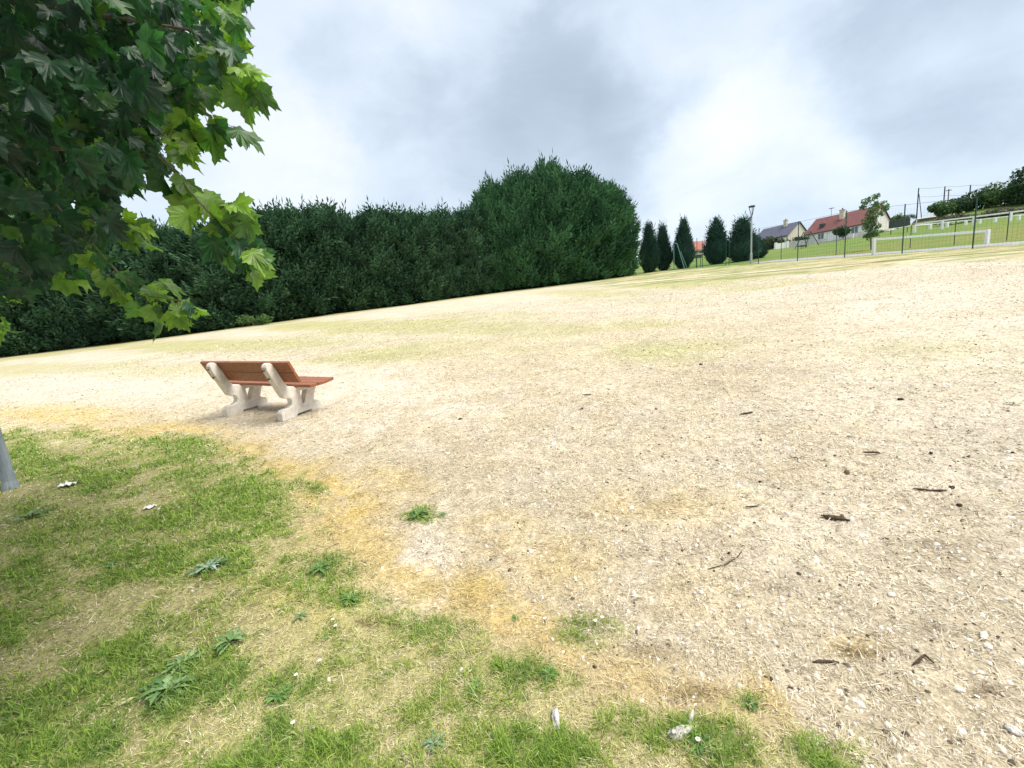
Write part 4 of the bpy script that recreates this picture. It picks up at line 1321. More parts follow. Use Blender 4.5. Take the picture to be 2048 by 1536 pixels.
class House:
    """front runs from the corner along ex; gable depth along ey"""
    def __init__(s, corner, sn, L, G, wall, ridge, label, m_wall, m_roof, gable_m=None, base=-1.2):
        s.o = np.asarray(corner, float); c = math.sqrt(1 - sn * sn)
        s.ex = np.array([-c, sn, 0]); s.ey = np.array([sn, c, 0]); s.L, s.G = L, G
        s.root = empty('house', corner, label, 'house')
        s.mw, s.mr, s.wall, s.ridge = m_wall, m_roof, wall, ridge
        b = MB(s.o)
        b.add([s.w(*p) for p in [(0, 0, base), (0, G, base), (L, G, base), (L, 0, base), (0, 0, wall), (0, G, wall), (L, G, wall), (L, 0, wall), (0, G / 2, ridge), (L, G / 2, ridge)]],
              [(0, 1, 2, 3), (0, 4, 7, 3), (1, 5, 6, 2), (0, 1, 5, 8, 4), (3, 2, 6, 9, 7)])
        b.build('wall', m_wall, s.root)
        # roof of two thick slopes with overhang
        ov, th = 0.35, 0.14
        sl = (ridge - wall) / (G / 2)
        r = MB(s.o)
        for side in (0, 1):
            pr = []
            y_e = -ov if side == 0 else G + ov
            z_e = wall - ov * sl
            for x in (-0.25, L + 0.25):
                pr.append([s.w(x, y_e, z_e + .03), s.w(x, G / 2, ridge + .03), s.w(x, G / 2, ridge + th + .03), s.w(x, y_e, z_e + th + .03)])
            r.hexa([pr[0][0], pr[0][1], pr[1][1], pr[1][0], pr[0][3], pr[0][2], pr[1][2], pr[1][3]])
        s.roof = r.build('roof', m_roof, s.root)
        g = MB(s.o)
        g.bar(s.w(-0.25, -ov - .05, wall - ov * sl + .06), s.w(L + .25, -ov - .05, wall - ov * sl + .06), .10, .12)
        g.build('gutter', M_DARK, s.root)

    def w(s, x, y, z): return s.o + s.ex * x + s.ey * y + np.array([0, 0, z])

    def x_of(s, px, z, y=0.0):
        lo_, hi_ = -2.0, s.L + 2
        for _ in range(40):
            m = (lo_ + hi_) / 2
            if proj(s.w(m, y, z))[0] > px: lo_ = m
            else: hi_ = m
        return lo_

    def box(s, x0, x1, y0, y1, z0, z1, name, m, parent=None):
        return MB(s.o).box(x0, x1, y0, y1, z0, z1, lambda p: s.w(*p)).build(name, m, parent or s.root)

    def window(s, px, w, z0, z1, shutters=True):
        x = s.x_of(px, (z0 + z1) / 2)
        f = MB(s.o)
        for a in ((x - w / 2 - .07, x - w / 2, z0, z1), (x + w / 2, x + w / 2 + .07, z0, z1), (x - w / 2 - .07, x + w / 2 + .07, z1, z1 + .07), (x - w / 2 - .12, x + w / 2 + .12, z0 - .08, z0), (x - .03, x + .03, z0, z1)):
            f.box(a[0], a[1], -.09, .02, a[2], a[3], lambda p: s.w(*p))
        fr = f.build('window_frame', M_WHITE, s.root)
        s.box(x - w / 2, x + w / 2, -.03, .02, z0, z1, 'pane', M_GLASS, fr)
        if shutters:
            for sg in (-1, 1):
                xx = x + sg * (w / 2 + .07 + w * .27)
                s.box(xx - w * .25, xx + w * .25, -.07, -.005, z0 - .05, z1 + .05, 'shutter', M_WHITE)

    def door(s, px, w, z0, z1, m):
        x = s.x_of(px, (z0 + z1) / 2)
        d = s.box(x - w / 2, x + w / 2, -.06, .02, z0, z1, 'door', m)
        MB(s.o).box(x - w * .35, x - w * .3, -.10, -.06, z0 + 1.0, z0 + 1.12, lambda p: s.w(*p)).build('handle', M_DARK, d)

    def chimney(s, px, y, w, z0, z1, m):
        x = s.x_of(px, z1, y)
        c = s.box(x - w / 2, x + w / 2, y - w * .4, y + w * .4, z0, z1, 'chimney', m)
        MB(s.o).box(x - w * .6, x + w * .6, y - w * .5, y + w * .5, z1 + .003, z1 + .14, lambda p: s.w(*p)).build('chimney_cap', m, c)
        MB(s.o).tube([s.w(x, y, z1 + .14), s.w(x, y, z1 + .45)], .12, 8).build('chimney_pot', M_TILE, c)

    def antenna(s, px, y, z0, z1):
        x = s.x_of(px, z1, y)
        a = MB(s.o).tube([s.w(x, y, z0), s.w(x, y, z1)], .04, 5)
        for k in range(4):
            a.bar(s.w(x - .5, y - .3 + .2 * k, z1 - .1), s.w(x + .5, y - .3 + .2 * k, z1 - .1), .03)
        a.bar(s.w(x, y - .5, z1 - .1), s.w(x, y + .5, z1 - .1), .03)
        a.build('antenna', M_DARK, s.root)


def build_houses():
    # red roof
    cz = at(1737, 470, 88)
    H = House(cz, 0.9, 12.0, 8.6, 2.45, 5.75, 'white house with a long red tiled roof, chimney and white shutters', M_WALLW, M_TILE)
    H.window(1709.5, 1.15, 0.85, 2.05); H.window(1642, 1.1, 0.85, 2.05)
    H.door(1661, 0.95, 0.0, 2.1, M_WHITE)
    H.chimney(1685, 2.7, 0.8, 4.0, 6.3, M_WALLB)
    H.antenna(1663, H.G / 2, 5.6, 7.6)
    x = H.x_of(1646, 3.7, 1.4)
    sk = MB(H.o); zc = 2.45 + (5.75 - 2.45) * 1.4 / 4.3
    sk.box(x - .45, x + .45, 0.85, 1.6, zc - .25, zc + .62, lambda p: H.w(*p)); sk.build('skylight', M_DARK, H.root)
    # terrace with its retaining wall along the front
    H.box(H.x_of(1713, 0), H.L + .3, -2.2, -.35, -1.4, -.12, 'terrace', M_PLINTH)
    H.box(H.x_of(1719, 0), H.x_of(1712, 0), -2.3, -2.0, -1.0, .55, 'terrace_pillar', M_WALLW)
    H.box(H.x_of(1628, -1), H.x_of(1618, -1), -.07, .02, -1.2, .05, 'cellar_door', M_WHITE)
    # slate roof
    cz = at(1574.7, 492, 105)
    H = House(cz, 0.9, 8.6, 8.6, 2.55, 5.6, 'beige house with a blue-grey slate roof and small chimney', M_WALLB, M_SLATE)
    H.window(1563, 1.1, 0.75, 2.0); H.window(1548, 1.1, 0.75, 2.0, False); H.window(1534, 1.1, 0.75, 2.0, False)
    H.chimney(1571.5, 3.6, 0.75, 4.6, 6.5, M_WALLB)
    MB(H.o).tube([H.w(-.1, -.3, 2.2), H.w(-.1, -.3, -1)], .06, 6).build('downpipe', M_DARK, H.root)
    # far orange roof
    cz = at(1409, 512, 128)
    H = House(cz, 0.35, 3.9, 6.5, 1.6, 4.6, 'distant house with an orange-red roof between two cypresses', M_WALLW, M_TILE2)
    H.window(1402, 0.8, 0.5, 1.3, False)
    H.box(-1.2, H.L + 1.2, -1.4, -1.2, -.8, .75, 'garden_fence', M_WALLB)
    # white garden wall between the houses
    Y = 90
    a, b = at(1551, 499, Y), at(1574, 496, Y)
    o = MB(a); d = np.array([.25, .25, 0]); h = np.array([0, 0, 1.15])
    o.hexa([a - h * .5, b - h * .5, b - h * .5 + d, a - h * .5 + d, a + h, b + h, b + h + d, a + h + d])
    for p in (a, b):
        o.box(p[0] - .12, p[0] + .3, p[1] - .12, p[1] + .3, p[2] - .5, p[2] + 1.35)
    w = o.build('garden_wall', M_WHITE); w.location = a
    tag(w, 'short white garden wall with end pillars in front of the slate-roofed house', 'wall')
    a, b = at(1576, 494, Y), at(1631, 487, Y)
    o = MB(a); h = np.array([0, 0, 1.0])
    o.hexa([a - h * .5, b - h * .5, b - h * .5 + d, a - h * .5 + d, a + h, b + h, b + h + d, a + h + d])
    w = o.build('garden_wall', M_PLINTH); w.location = a
    tag(w, 'low grey garden wall running between the slate-roofed and red-roofed houses', 'wall')


build_houses()

# ------------------------------------------------------------------ broadleaf maples
M_LEAF, _n, _l, _b = mat('maple_leaf', 0.42, 0.5)


def leaf_material():
    m = M_LEAF; n, l = m.node_tree.nodes, m.node_tree.links; b = n['Principled BSDF']
    a = n.new('ShaderNodeAttribute'); a.attribute_name = 'col'
    uv = n.new('ShaderNodeAttribute'); uv.attribute_name = 'vein'
    # veins run out from the leaf base: pale lines
    mx = n.new('ShaderNodeMix'); mx.data_type = 'RGBA'; l.new(a.outputs['Color'], mx.inputs[6])
    v2 = n.new('ShaderNodeVectorMath'); v2.operation = 'MULTIPLY_ADD'; l.new(a.outputs['Color'], v2.inputs[0]); v2.inputs[1].default_value = (1.5, 1.4, 1.5); v2.inputs[2].default_value = (.02, .03, .015)
    l.new(v2.outputs[0], mx.inputs[7])
    sp = n.new('ShaderNodeSeparateColor'); l.new(uv.outputs['Color'], sp.inputs[0])
    pw = n.new('ShaderNodeMath'); pw.operation = 'POWER'; l.new(sp.outputs[0], pw.inputs[0]); pw.inputs[1].default_value = 7
    ml = n.new('ShaderNodeMath'); ml.operation = 'MULTIPLY'; l.new(pw.outputs[0], ml.inputs[0]); ml.inputs[1].default_value = 0.55
    l.new(ml.outputs[0], mx.inputs[0])
    tc = n.new('ShaderNodeTexCoord'); nz = n.new('ShaderNodeTexNoise'); nz.inputs['Scale'].default_value = 28; nz.inputs['Detail'].default_value = 5
    l.new(tc.outputs['Object'], nz.inputs['Vector'])
    mr = n.new('ShaderNodeMapRange'); l.new(nz.outputs['Fac'], mr.inputs[0])
    for k, v in zip((1, 2, 3, 4), (.3, .7, .75, 1.25)): mr.inputs[k].default_value = v
    sc = n.new('ShaderNodeVectorMath'); sc.operation = 'SCALE'; l.new(mx.outputs[2], sc.inputs[0]); l.new(mr.outputs[0], sc.inputs['Scale'])
    l.new(sc.outputs[0], b.inputs['Base Color'])
    tr = n.new('ShaderNodeBsdfTranslucent'); tm = n.new('ShaderNodeVectorMath'); tm.operation = 'MULTIPLY'; tm.inputs[1].default_value = (1.55, 1.9, 0.75)
    l.new(sc.outputs[0], tm.inputs[0]); l.new(tm.outputs[0], tr.inputs['Color'])
    ms = n.new('ShaderNodeMixShader'); ms.inputs[0].default_value = 0.42
    l.new(b.outputs[0], ms.inputs[1]); l.new(tr.outputs[0], ms.inputs[2]); l.new(ms.outputs[0], n['Material Output'].inputs['Surface'])
    bp = n.new('ShaderNodeBump'); bp.inputs['Strength'].default_value = 0.35; bp.inputs['Distance'].default_value = 0.004
    l.new(nz.outputs['Fac'], bp.inputs['Height']); l.new(bp.outputs[0], b.inputs['Normal'])


leaf_material()
_half = [(0, .62), (6, .50), (11, .52), (15, .44), (20, .43), (26, .36), (31, .40), (36, .48), (41, .47), (49, .60), (55, .48), (62, .49), (67, .41), (74, .39), (80, .335), (87, .36), (94, .38), (102, .46), (110, .38), (120, .355), (136, .29), (151, .29), (165, .28), (176, .17)]


def leaf_outline(step=1):
    h = _half[::step]
    pts = [(math.sin(math.radians(a)) * r, math.cos(math.radians(a)) * r) for a, r in h]
    left = [(-x, y) for x, y in pts[1:]][::-1]
    return np.array(pts + left)          # clockwise from the tip


def leaves_mesh(name, P, nrm, tip, size, col, detail, g):
    """flat lobed leaves with a fold and a droop; P is the leaf base"""
    out = leaf_outline(1 if detail else 3)
    k = len(out); n = len(P)
    out2 = np.vstack([[[0, 0]], out])                         # centre + rim
    mid = out * 0.5
    local = np.vstack([[[0, -0.05]], mid, out]) + np.array([0, 0.2])
    x, y = local[:, 0], local[:, 1]
    fold = g.uniform(-0.1, 0.65, n)[:, None]; droop = g.uniform(0.0, 1.0, n)[:, None]; cup = g.normal(0.0, 0.45, n)[:, None]; tw = g.normal(0, 0.5, n)[:, None]
    wav = g.normal(0, 0.08, (n, len(x)))
    wav[:, 0] = 0
    zz = fold * np.abs(x)[None] - droop * (np.maximum(y, 0)[None] ** 2) - cup * (x[None] ** 2) * 1.4 + tw * x[None] * y[None] + wav * (np.hypot(x, y)[None])
    b = np.cross(nrm, tip); b /= np.linalg.norm(b, axis=1)[:, None] + 1e-9
    tip = np.cross(b, nrm)
    asp = g.uniform(0.72, 1.12, n)[:, None]
    V = P[:, None, :] + size[:, None, None] * (b[:, None, :] * (x[None] * asp)[..., None] + tip[:, None, :] * y[None][..., None] + nrm[:, None, :] * zz[..., None])
    m = 1 + 2 * k
    i = np.arange(k); j = (i + 1) % k
    tri = np.stack([np.zeros(k, int), 1 + i, 1 + j], -1); quad = np.stack([1 + i, 1 + k + i, 1 + k + j, 1 + j], -1)
    off = (np.arange(n) * m)[:, None, None]
    tris = (tri[None] + off).reshape(-1, 3); quads = (quad[None] + off).reshape(-1, 4)
    ang = np.degrees(np.arctan2(x, y - 0.16))
    vein = np.zeros(len(x))
    for va in (0, 49, -49, 103, -103):
        vein = np.maximum(vein, np.exp(-((ang - va) / 6.0) ** 2))
    vein[0] = 1
    me = np_mesh(name, V.reshape(-1, 3), [tris, quads], np.repeat(col, m, axis=0))
    a = me.color_attributes.new('vein', 'FLOAT_COLOR', 'POINT')
    c = np.ones((n * m, 4), np.float32); c[:, :3] = np.tile(vein, n)[:, None]
    a.data.foreach_set('color', c.ravel())
    me.polygons.foreach_set('use_smooth', np.ones(len(me.polygons), bool))
    return me


def poly_in(px, py, P):
    ins = np.zeros(px.shape, bool); n = len(P)
    for i in range(n):
        a, b = P[i], P[(i + 1) % n]
        ins ^= ((a[1] > py) != (b[1] > py)) & (px < (b[0] - a[0]) * (py - a[1]) / (b[1] - a[1] + 1e-9) + a[0])
    return ins


LEAF_D = np.array([0.010, 0.038, 0.022]); LEAF_M = np.array([0.030, 0.105, 0.040]); LEAF_Y = np.array([0.21, 0.35, 0.05])


def build_maple():
    g = np.random.default_rng(5)
    base = np.array([-4.3, 0.7, t1(-4.3, 0.7)])
    root = empty('maple_tree', base, 'near maple whose leafy branches hang into the upper left of the view', 'tree')
    # silhouette of the hanging crown, seen from the path: used as the limit of where leaves grow
    sil = np.array([(-900, -900), (492, -900), (492, 0), (478, 60), (478, 125), (430, 150), (415, 215), (360, 240), (318, 248), (310, 290), (322, 330), (310, 372), (245, 392), (225, 440), (205, 490),
                    (150, 530), (95, 570), (30, 600), (-60, 630), (-900, 710)], float)
    pts = []
    N = 70000
    c = np.array([-3.2, 2.0, 3.15]); rad = np.array([2.9, 2.4, 1.9])
    v = g.normal(0, 1, (N, 3)); v /= np.linalg.norm(v, axis=1)[:, None]
    Q = c + v * (g.random(N) ** 0.33)[:, None] * rad
    d = Q - CAM; z = d @ FW
    px, py, _ = proj(np.where((z > 0.15)[:, None], Q, CAM + FW))
    vis = (z > 0.15) & (px > -150) & (px < 2200) & (py > -150) & (py < 1700)
    # leaf tips reach beyond their base: keep bases inside
    ok = (~vis) | (poly_in(px, py + 45 / np.maximum(z, .3), sil))
    far_ok = np.linalg.norm(d, axis=1) > 0.85
    ok &= far_ok & (Q[:, 2] > 1.25)
    # gaps: clumped density
    clump = fbm(Q[:, 0] * 1.8 + Q[:, 2], Q[:, 1] * 1.8 - Q[:, 2] * 1.5, 91, 3)
    ok &= g.random(N) < np.clip(0.18 + 2.8 * (clump - 0.34), 0.05, 1)
    inframe = vis
    want_out = g.random(N) < np.where(inframe, 0.85 - 0.45 * sst(250, 420, py) - 0.2 * sst(230, 400, px), 0.5)
    ok &= want_out
    Q = Q[ok]
    n = len(Q)
    # hanging sprays at the edge, each a twig with paired leaves: (pixel path, depth)
    twigs = [([(318, 312), (350, 345), (395, 400), (440, 448), (478, 486), (500, 500)], 1.55, 0.13),
             ([(90, 385), (150, 450), (205, 510), (250, 560), (290, 592), (335, 597), (380, 606)], 1.75, 0.125),
             ([(380, 60), (420, 90), (455, 120), (490, 150)], 1.5, 0.15),
             ([(300, 150), (350, 190), (400, 215), (425, 235)], 1.6, 0.14),
             ([(330, 300), (350, 260), (372, 285)], 1.6, 0.10),
             ([(395, 400), (440, 415), (470, 405)], 1.55, 0.12),
             ([(200, 420), (250, 440), (280, 455)], 1.9, 0.12),
             ([(60, 520), (120, 545), (160, 560)], 2.3, 0.12)]
    twm = noise_mat('green_twig', (0.10, 0.13, 0.05), (0.16, 0.17, 0.07), 20, 0.6, 0.3, 0)
    TP, TT, TS, TC = [], [], [], []
    for path, dep, sz in twigs:
        ps = [at(a, b, dep * (1 + 0.03 * math.sin(i * 2.1))) for i, (a, b) in enumerate(path)]
        tw = MB(base)
        tw.tube(ps, [0.0045 - 0.003 * i / len(ps) for i in range(len(ps))], 6)
        for i in range(len(ps) - 1):
            for t in (0.15, 0.6):
                p = ps[i] + (ps[i + 1] - ps[i]) * t
                for s in (-1, 1):
                    if g.random() < 0.10: continue
                    dirv = (ps[i + 1] - ps[i]); dirv /= np.linalg.norm(dirv)
                    sd_ = np.cross(dirv, np.array([0, 1.0, 0.2])) * s
                    pet = dirv * 0.4 + sd_ * 0.5 + np.array([0, 0, -0.35]) + g.normal(0, 0.3, 3)
                    pet = pet / np.linalg.norm(pet) * g.uniform(0.03, 0.075)
                    tw.tube([p, p + pet * .5 + np.array([0, 0, .004]), p + pet], 0.0011, 4)
                    TP.append(p + pet); t_ = dirv * 0.35 + sd_ * 0.55 + np.array([0, 0, -0.75]) + g.normal(0, 0.25, 3)
                    TT.append(t_ / np.linalg.norm(t_)); TS.append(sz * g.uniform(0.6, 1.05)); TC.append(g.uniform(0.35, 1.0))
        tw.build('twig', twm, root)
        TP.append(ps[-1]); t_ = ps[-1] - ps[-2] + np.array([0, 0, -.05]); TT.append(t_ / np.linalg.norm(t_)); TS.append(sz * .8); TC.append(1.0)
    TP, TT, TS, TC = np.array(TP), np.array(TT), np.array(TS), np.array(TC)
    tip = np.stack([g.normal(0, .45, n), g.normal(0, .45, n), -np.abs(g.normal(0.75, .4, n))], -1)
    outw = (Q - c) / rad
    tip += outw * 0.45; tip /= np.linalg.norm(tip, axis=1)[:, None]
    size = g.uniform(0.06, 0.118, n)
    edge = np.clip((np.linalg.norm(outw, axis=1) - 0.55) / 0.45, 0, 1)
    pxq, pyq, _ = proj(Q)
    rim = sst(300, 450, pxq) * (np.linalg.norm(Q - CAM, axis=1) < 5)
    young = np.clip(g.beta(1.0, 3.6, n) + 0.75 * rim * g.random(n), 0, 1)  # rim leaves yellower: young growth plus backlight put into the colour
    P = np.vstack([Q, TP]); tip = np.vstack([tip, TT]); size = np.concatenate([size, TS]); young = np.concatenate([young, TC])
    n = len(P)
    up = np.stack([g.normal(0, .6, n), g.normal(-0.25, .6, n), np.abs(g.normal(0.65, .45, n))], -1)
    up[len(Q):] += np.array([0.1, -0.75, 0.0])
    nrm = up - tip * (up * tip).sum(1)[:, None]; nrm /= np.linalg.norm(nrm, axis=1)[:, None] + 1e-9
    t = young[:, None]
    col = np.where(t < 0.5, LEAF_D + (LEAF_M - LEAF_D) * t * 2, LEAF_M + (LEAF_Y - LEAF_M) * (t - .5) * 2) * g.uniform(0.85, 1.15, (n, 1))
    near = np.linalg.norm(P - CAM, axis=1) < 3.0
    for nm, selm, det in (('a', near, True), ('b', ~near, False)):
        if nm == 'a':
            me1 = leaves_mesh('crown', (P - base)[selm], nrm[selm], tip[selm], size[selm], col[selm], True, g)
        else:
            me2 = leaves_mesh('crown', (P - base)[selm], nrm[selm], tip[selm], size[selm], col[selm], False, g)
    # one crown: join the two levels of detail
    oa = link('crown', me1, M_LEAF, root); ob = link('crown_rest', me2, M_LEAF)
    bm = bmesh.new(); bm.from_mesh(me1); bm.from_mesh(me2); bm.to_mesh(me1); bm.free()
    bpy.data.objects.remove(ob)
    # trunk and limbs
    br = MB(base)
    top = base + np.array([0.1, 0.1, 2.0])
    br.tube([base - np.array([0, 0, .2]), base + np.array([0, 0, .15]), base + np.array([0.02, 0.03, 1.0]), top, base + np.array([.15, .3, 3.4]), base + np.array([.3, .5, 4.6])], [.17, .13, .11, .10, .07, .02], 12)
    def tw_start(i):
        path, dep, _ = twigs[i]
        return tuple(at(path[0][0], path[0][1], dep) - base)
    limbs = [[(0.1, .1, 2.0), (.8, .3, 2.5), (1.9, .6, 2.45), tw_start(0)], [(0.05, .05, 1.9), (.8, .5, 2.35), (1.6, .9, 2.15), tw_start(1)], [(.1, .2, 2.6), (1.0, .5, 3.0), (2.2, .7, 2.9), tw_start(2)],
             [(.1, .1, 2.2), (-.9, .3, 3.0), (-1.6, .5, 3.5)], [(.1, .2, 2.4), (.3, 1.6, 3.0), (.5, 2.6, 3.2)], [(.1, .1, 2.3), (.6, -.8, 3.0), (.9, -1.3, 3.3)]]
    for lb in limbs:
        br.tube([base + np.array(p) for p in lb], [.03, .016, .009, .004][:len(lb)], 8)
    br.build('trunk', M_BARK, root)


build_maple()


def build_maple2():
    """the next tree along: only its trunk and a sprig of its crown enter the view"""
    g = np.random.default_rng(15)
    P = stand(22, 4.45, 985)
    root = empty('maple_tree', P, 'second maple with a slim grey trunk leaning into the left edge', 'tree')
    a = at(22, 975, P[1]); b = at(-26, 815, P[1]); up = b - a
    up = up / up[2]
    m = noise_mat('grey_smooth_bark', (0.20, 0.24, 0.28), (0.34, 0.38, 0.42), 9, 0.8, 0.2, 0.3, stretch=(1, 1, .3))
    mb = MB().tube([(-up[0] * .1, -up[1] * .1, -.2), (0, 0, 0), tuple(up * .08), tuple(up * .9), tuple(up * 1.9), tuple(up * 3.2), tuple(up * 4.4)], [.085, .072, .056, .047, .042, .03, .01], 14)
    lim = [(2.2, (-.6, .5, .5)), (1.9, (-.9, .4, .6)), (2.1, (-.3, -.8, .8)), (2.6, (-.2, .9, .7))]
    for h, d in lim:
        s = up * h; mb.tube([tuple(s), tuple(s + np.array(d) * .6), tuple(s + np.array(d) * 1.2 - np.array([0, 0, .1]))], [.022, .013, .006], 6)
    mb.build('trunk', m, root)
    c = up * 3.0 + np.array([-.35, .1, 0]); rad = np.array([1.35, 1.3, 1.5])
    N = 2600
    v = g.normal(0, 1, (N, 3)); v /= np.linalg.norm(v, axis=1)[:, None]
    Q = c + v * (g.random(N) ** .36)[:, None] * rad
    px, py, _ = proj(Q + P)
    ok = (px < -25) | ((py < 480) & (px < 60))
    Q = Q[ok]
    # the sprig that shows at the left edge
    k = 46
    spr = np.array([at(g.uniform(-60, 12), g.uniform(575, 668), P[1] + g.uniform(-.5, .5)) for _ in range(k)]) - P
    Q = np.vstack([Q, spr]); n = len(Q)
    tip = np.stack([g.normal(0.1, .5, n), g.normal(0, .5, n), -np.abs(g.normal(.5, .4, n))], -1); tip /= np.linalg.norm(tip, axis=1)[:, None]
    upv = np.stack([g.normal(0, .5, n), g.normal(-.4, .5, n), np.abs(g.normal(.7, .4, n))], -1)
    nrm = upv - tip * (upv * tip).sum(1)[:, None]; nrm /= np.linalg.norm(nrm, axis=1)[:, None]
    t = g.beta(2, 2, n)[:, None]; t[-k:] = g.uniform(.6, 1.0, (k, 1))
    col = np.where(t < .5, LEAF_D + (LEAF_M - LEAF_D) * t * 2, LEAF_M + (LEAF_Y * 1.15 - LEAF_M) * (t - .5) * 2)
    link('crown', leaves_mesh('crown', Q, nrm, tip, g.uniform(.09, .15, n), col, True, g), M_LEAF, root)


build_maple2()

# ------------------------------------------------------------------ small things on the ground
M_STONE = noise_mat('white_chalk', (0.52, 0.47, 0.40), (0.76, 0.73, 0.67), 60, 0.9, 0.1, 0.4, bscale=300)
M_STICK = noise_mat('dark_stick', (0.05, 0.035, 0.025), (0.12, 0.085, 0.06), 40, 0.95, 0.05, 0.5)
M_BLEACH = noise_mat('bleached_wood', (0.45, 0.42, 0.38), (0.68, 0.65, 0.60), 30, 0.9, 0.1, 0.6, stretch=(1, 1, 1), bscale=160)
M_WEED = vcol_mat('weed_leaf', rough=0.6, spec=0.3, trans=0.2, nscale=40)
M_CLOD = noise_mat('dark_clod', (0.04, 0.03, 0.022), (0.10, 0.075, 0.055), 60, 1.0, 0.0, 0.8)
M_PAPER = noise_mat('white_paper', (0.72, 0.72, 0.71), (0.84, 0.84, 0.83), 9, 0.8, 0.2, 0.2)


def lump(name, px, py, w_px, h_px, m, label, cat, group=None, flat=0.5, seed=0):
    P = gpt(px, py); dist = np.linalg.norm(P - CAM)
    r = w_px / 2 / F * dist * (0.6 if name == 'dirt_clod' else 0.75)
    g = random.Random(seed + int(px))
    bm = bmesh.new(); bmesh.ops.create_icosphere(bm, subdivisions=(1 if name == 'white_stone' else 2), radius=1.0)
    az = g.uniform(0, 3)
    for v in bm.verts:
        c = v.co; k = 1 + 0.55 * (float(fbm(np.array([c.x * 1.6 + px]), np.array([c.y * 1.6 + c.z * 1.3]), 7, 3)[0]) - .5) * 2
        v.co = Vector((c.x * k * r, c.y * k * r * (0.38 if w_px > 30 else 0.72), c.z * k * r * flat))
    bmesh.ops.transform(bm, matrix=Matrix.Rotation(az * .3, 4, 'Z'), verts=bm.verts)
    me = bpy.data.meshes.new(name); bm.to_mesh(me); bm.free()
    o = link(name, me, m); o.location = Vector(P + np.array([0, 0, r * flat * .25]))
    for p in me.polygons: p.use_smooth = (name != 'white_stone')
    return tag(o, label, cat, group)


def stick(name, path, rad, m, label, cat='stick', lift=0.5, side=None, group=None):
    ps = [gpt(*p) for p in path]; dist = np.linalg.norm(ps[0] - CAM); R = rad / F * dist
    ps = [p + np.array([0, 0, R * (lift + 0.5)]) for p in ps]
    # resample with small kinks
    q = []
    for i in range(len(ps) - 1):
        for t in (0, .33, .66):
            p = ps[i] + (ps[i + 1] - ps[i]) * t; q.append(p + np.random.default_rng(int(path[0][0]) + i).normal(0, R * .35, 3) * np.array([1, 1, .4]))
    q.append(ps[-1])
    n = len(q)
    rr = [R * (0.95 + 0.12 * math.sin(k * 1.9 + path[0][0])) * (1 if 0 < k < n - 1 else .55) for k in range(n)]
    mb = MB(ps[0]); mb.tube(q, rr, 8)
    if side:
        for a, b in side:
            mb.tube([gpt(*a) + np.array([0, 0, R]), gpt(*b) + np.array([0, 0, R * 2])], [R * .5, R * .25], 6)
    o = mb.build(name, m, smooth=True); o.location = Vector(ps[0])
    return tag(o, label, cat, group)


def splinters(name, path, rad, m, label, cat, k, side=None):
    # split wood: a bundle of fibres of unequal length that hold together
    ps = [gpt(*p) for p in path]; dist = np.linalg.norm(ps[0] - CAM); R = rad / F * dist
    g = np.random.default_rng(int(path[0][0])); mb = MB(ps[0])
    d = ps[-1] - ps[0]; Ln = np.linalg.norm(d); d = d / Ln; s = np.cross(d, [0, 0, 1.0]); s /= np.linalg.norm(s)
    for i in range(k):
        a0, a1 = (0.0, 1.0) if i == 0 else sorted((g.uniform(0, .35), g.uniform(.55, 1.05)))
        off = s * R * g.uniform(-.75, .75) + np.array([0, 0, R * g.uniform(.3, 1.1)])
        q = []
        for t in np.linspace(a0, a1, 5):
            x = np.clip(t, 0, 1) * (len(ps) - 1); j = min(int(x), len(ps) - 2); p = ps[j] + (ps[j + 1] - ps[j]) * (x - j)
            q.append(p + off * (1 - .3 * t) + g.normal(0, R * .12, 3))
        r = R * g.uniform(.32, .62)
        mb.tube(q, [r * .5, r, r * 1.05, r * .8, r * .3], 6)
    for a, b in side or []:
        mb.tube([gpt(*a) + np.array([0, 0, R]), gpt(*b) + np.array([0, 0, R * 2])], [R * .5, R * .2], 6)
    o = mb.build(name, m, smooth=True); o.location = Vector(ps[0])
    return tag(o, label, cat)


def weed(px, py, w_px, nleaf, label, col0, col1, seed, up=0.45, broad=0.2, cat='weed'):
    P = gpt(px, py); dist = np.linalg.norm(P - CAM); R = w_px / 2 / F * dist * 0.66
    g = np.random.default_rng(seed); nleaf = int(nleaf * 1.5)
    Vs, Qs, Cs = [], [], []
    for k in range(nleaf):
        az = 2 * math.pi * k / nleaf * 2.4 + g.normal(0, .25); L = R * g.uniform(.6, 1.15); el = g.uniform(.1, up + .35)
        h = np.array([math.cos(az), math.sin(az), 0]); s = np.array([-h[1], h[0], 0])
        base = np.array([g.normal(0, R * .06), g.normal(0, R * .06), 0.0])
        m = 9; off = sum(len(v) for v in Vs); vv = []
        wmax = L * broad * g.uniform(.7, 1.2)
        tone = g.random(); c = np.array(col0) * (1 - tone) + np.array(col1) * tone
        for i in range(m):
            t = i / (m - 1)
            w = wmax * (math.sin(math.pi * min(1, t * .93 + .06)) ** .8) * (1 + .35 * (-1) ** i * (0 < i < m - 1)) * .5
            p = base + h * (L * t * math.cos(el)) + np.array([0, 0, L * (math.sin(el) * t - .75 * math.sin(el) * t * t) + .006])
            e = np.array([0, 0, w * .45])
            vv += [p - s * w + e, p, p + s * w + e]
        for i in range(m - 1):
            a = off + i * 3; Qs += [(a, a + 1, a + 4, a + 3), (a + 1, a + 2, a + 5, a + 4)]
        Vs.append(np.array(vv)); Cs.append(np.tile(c, (len(vv), 1)) * np.tile(np.array([[.9], [1.25], [.9]]), (m, 1)))
    me = np_mesh('weed', np.vstack(Vs), [np.array(Qs)], np.vstack(Cs))
    o = link('weed', me, M_WEED, smooth=True); o.location = Vector(P)
    return tag(o, label, cat, 'weeds in the foreground turf')


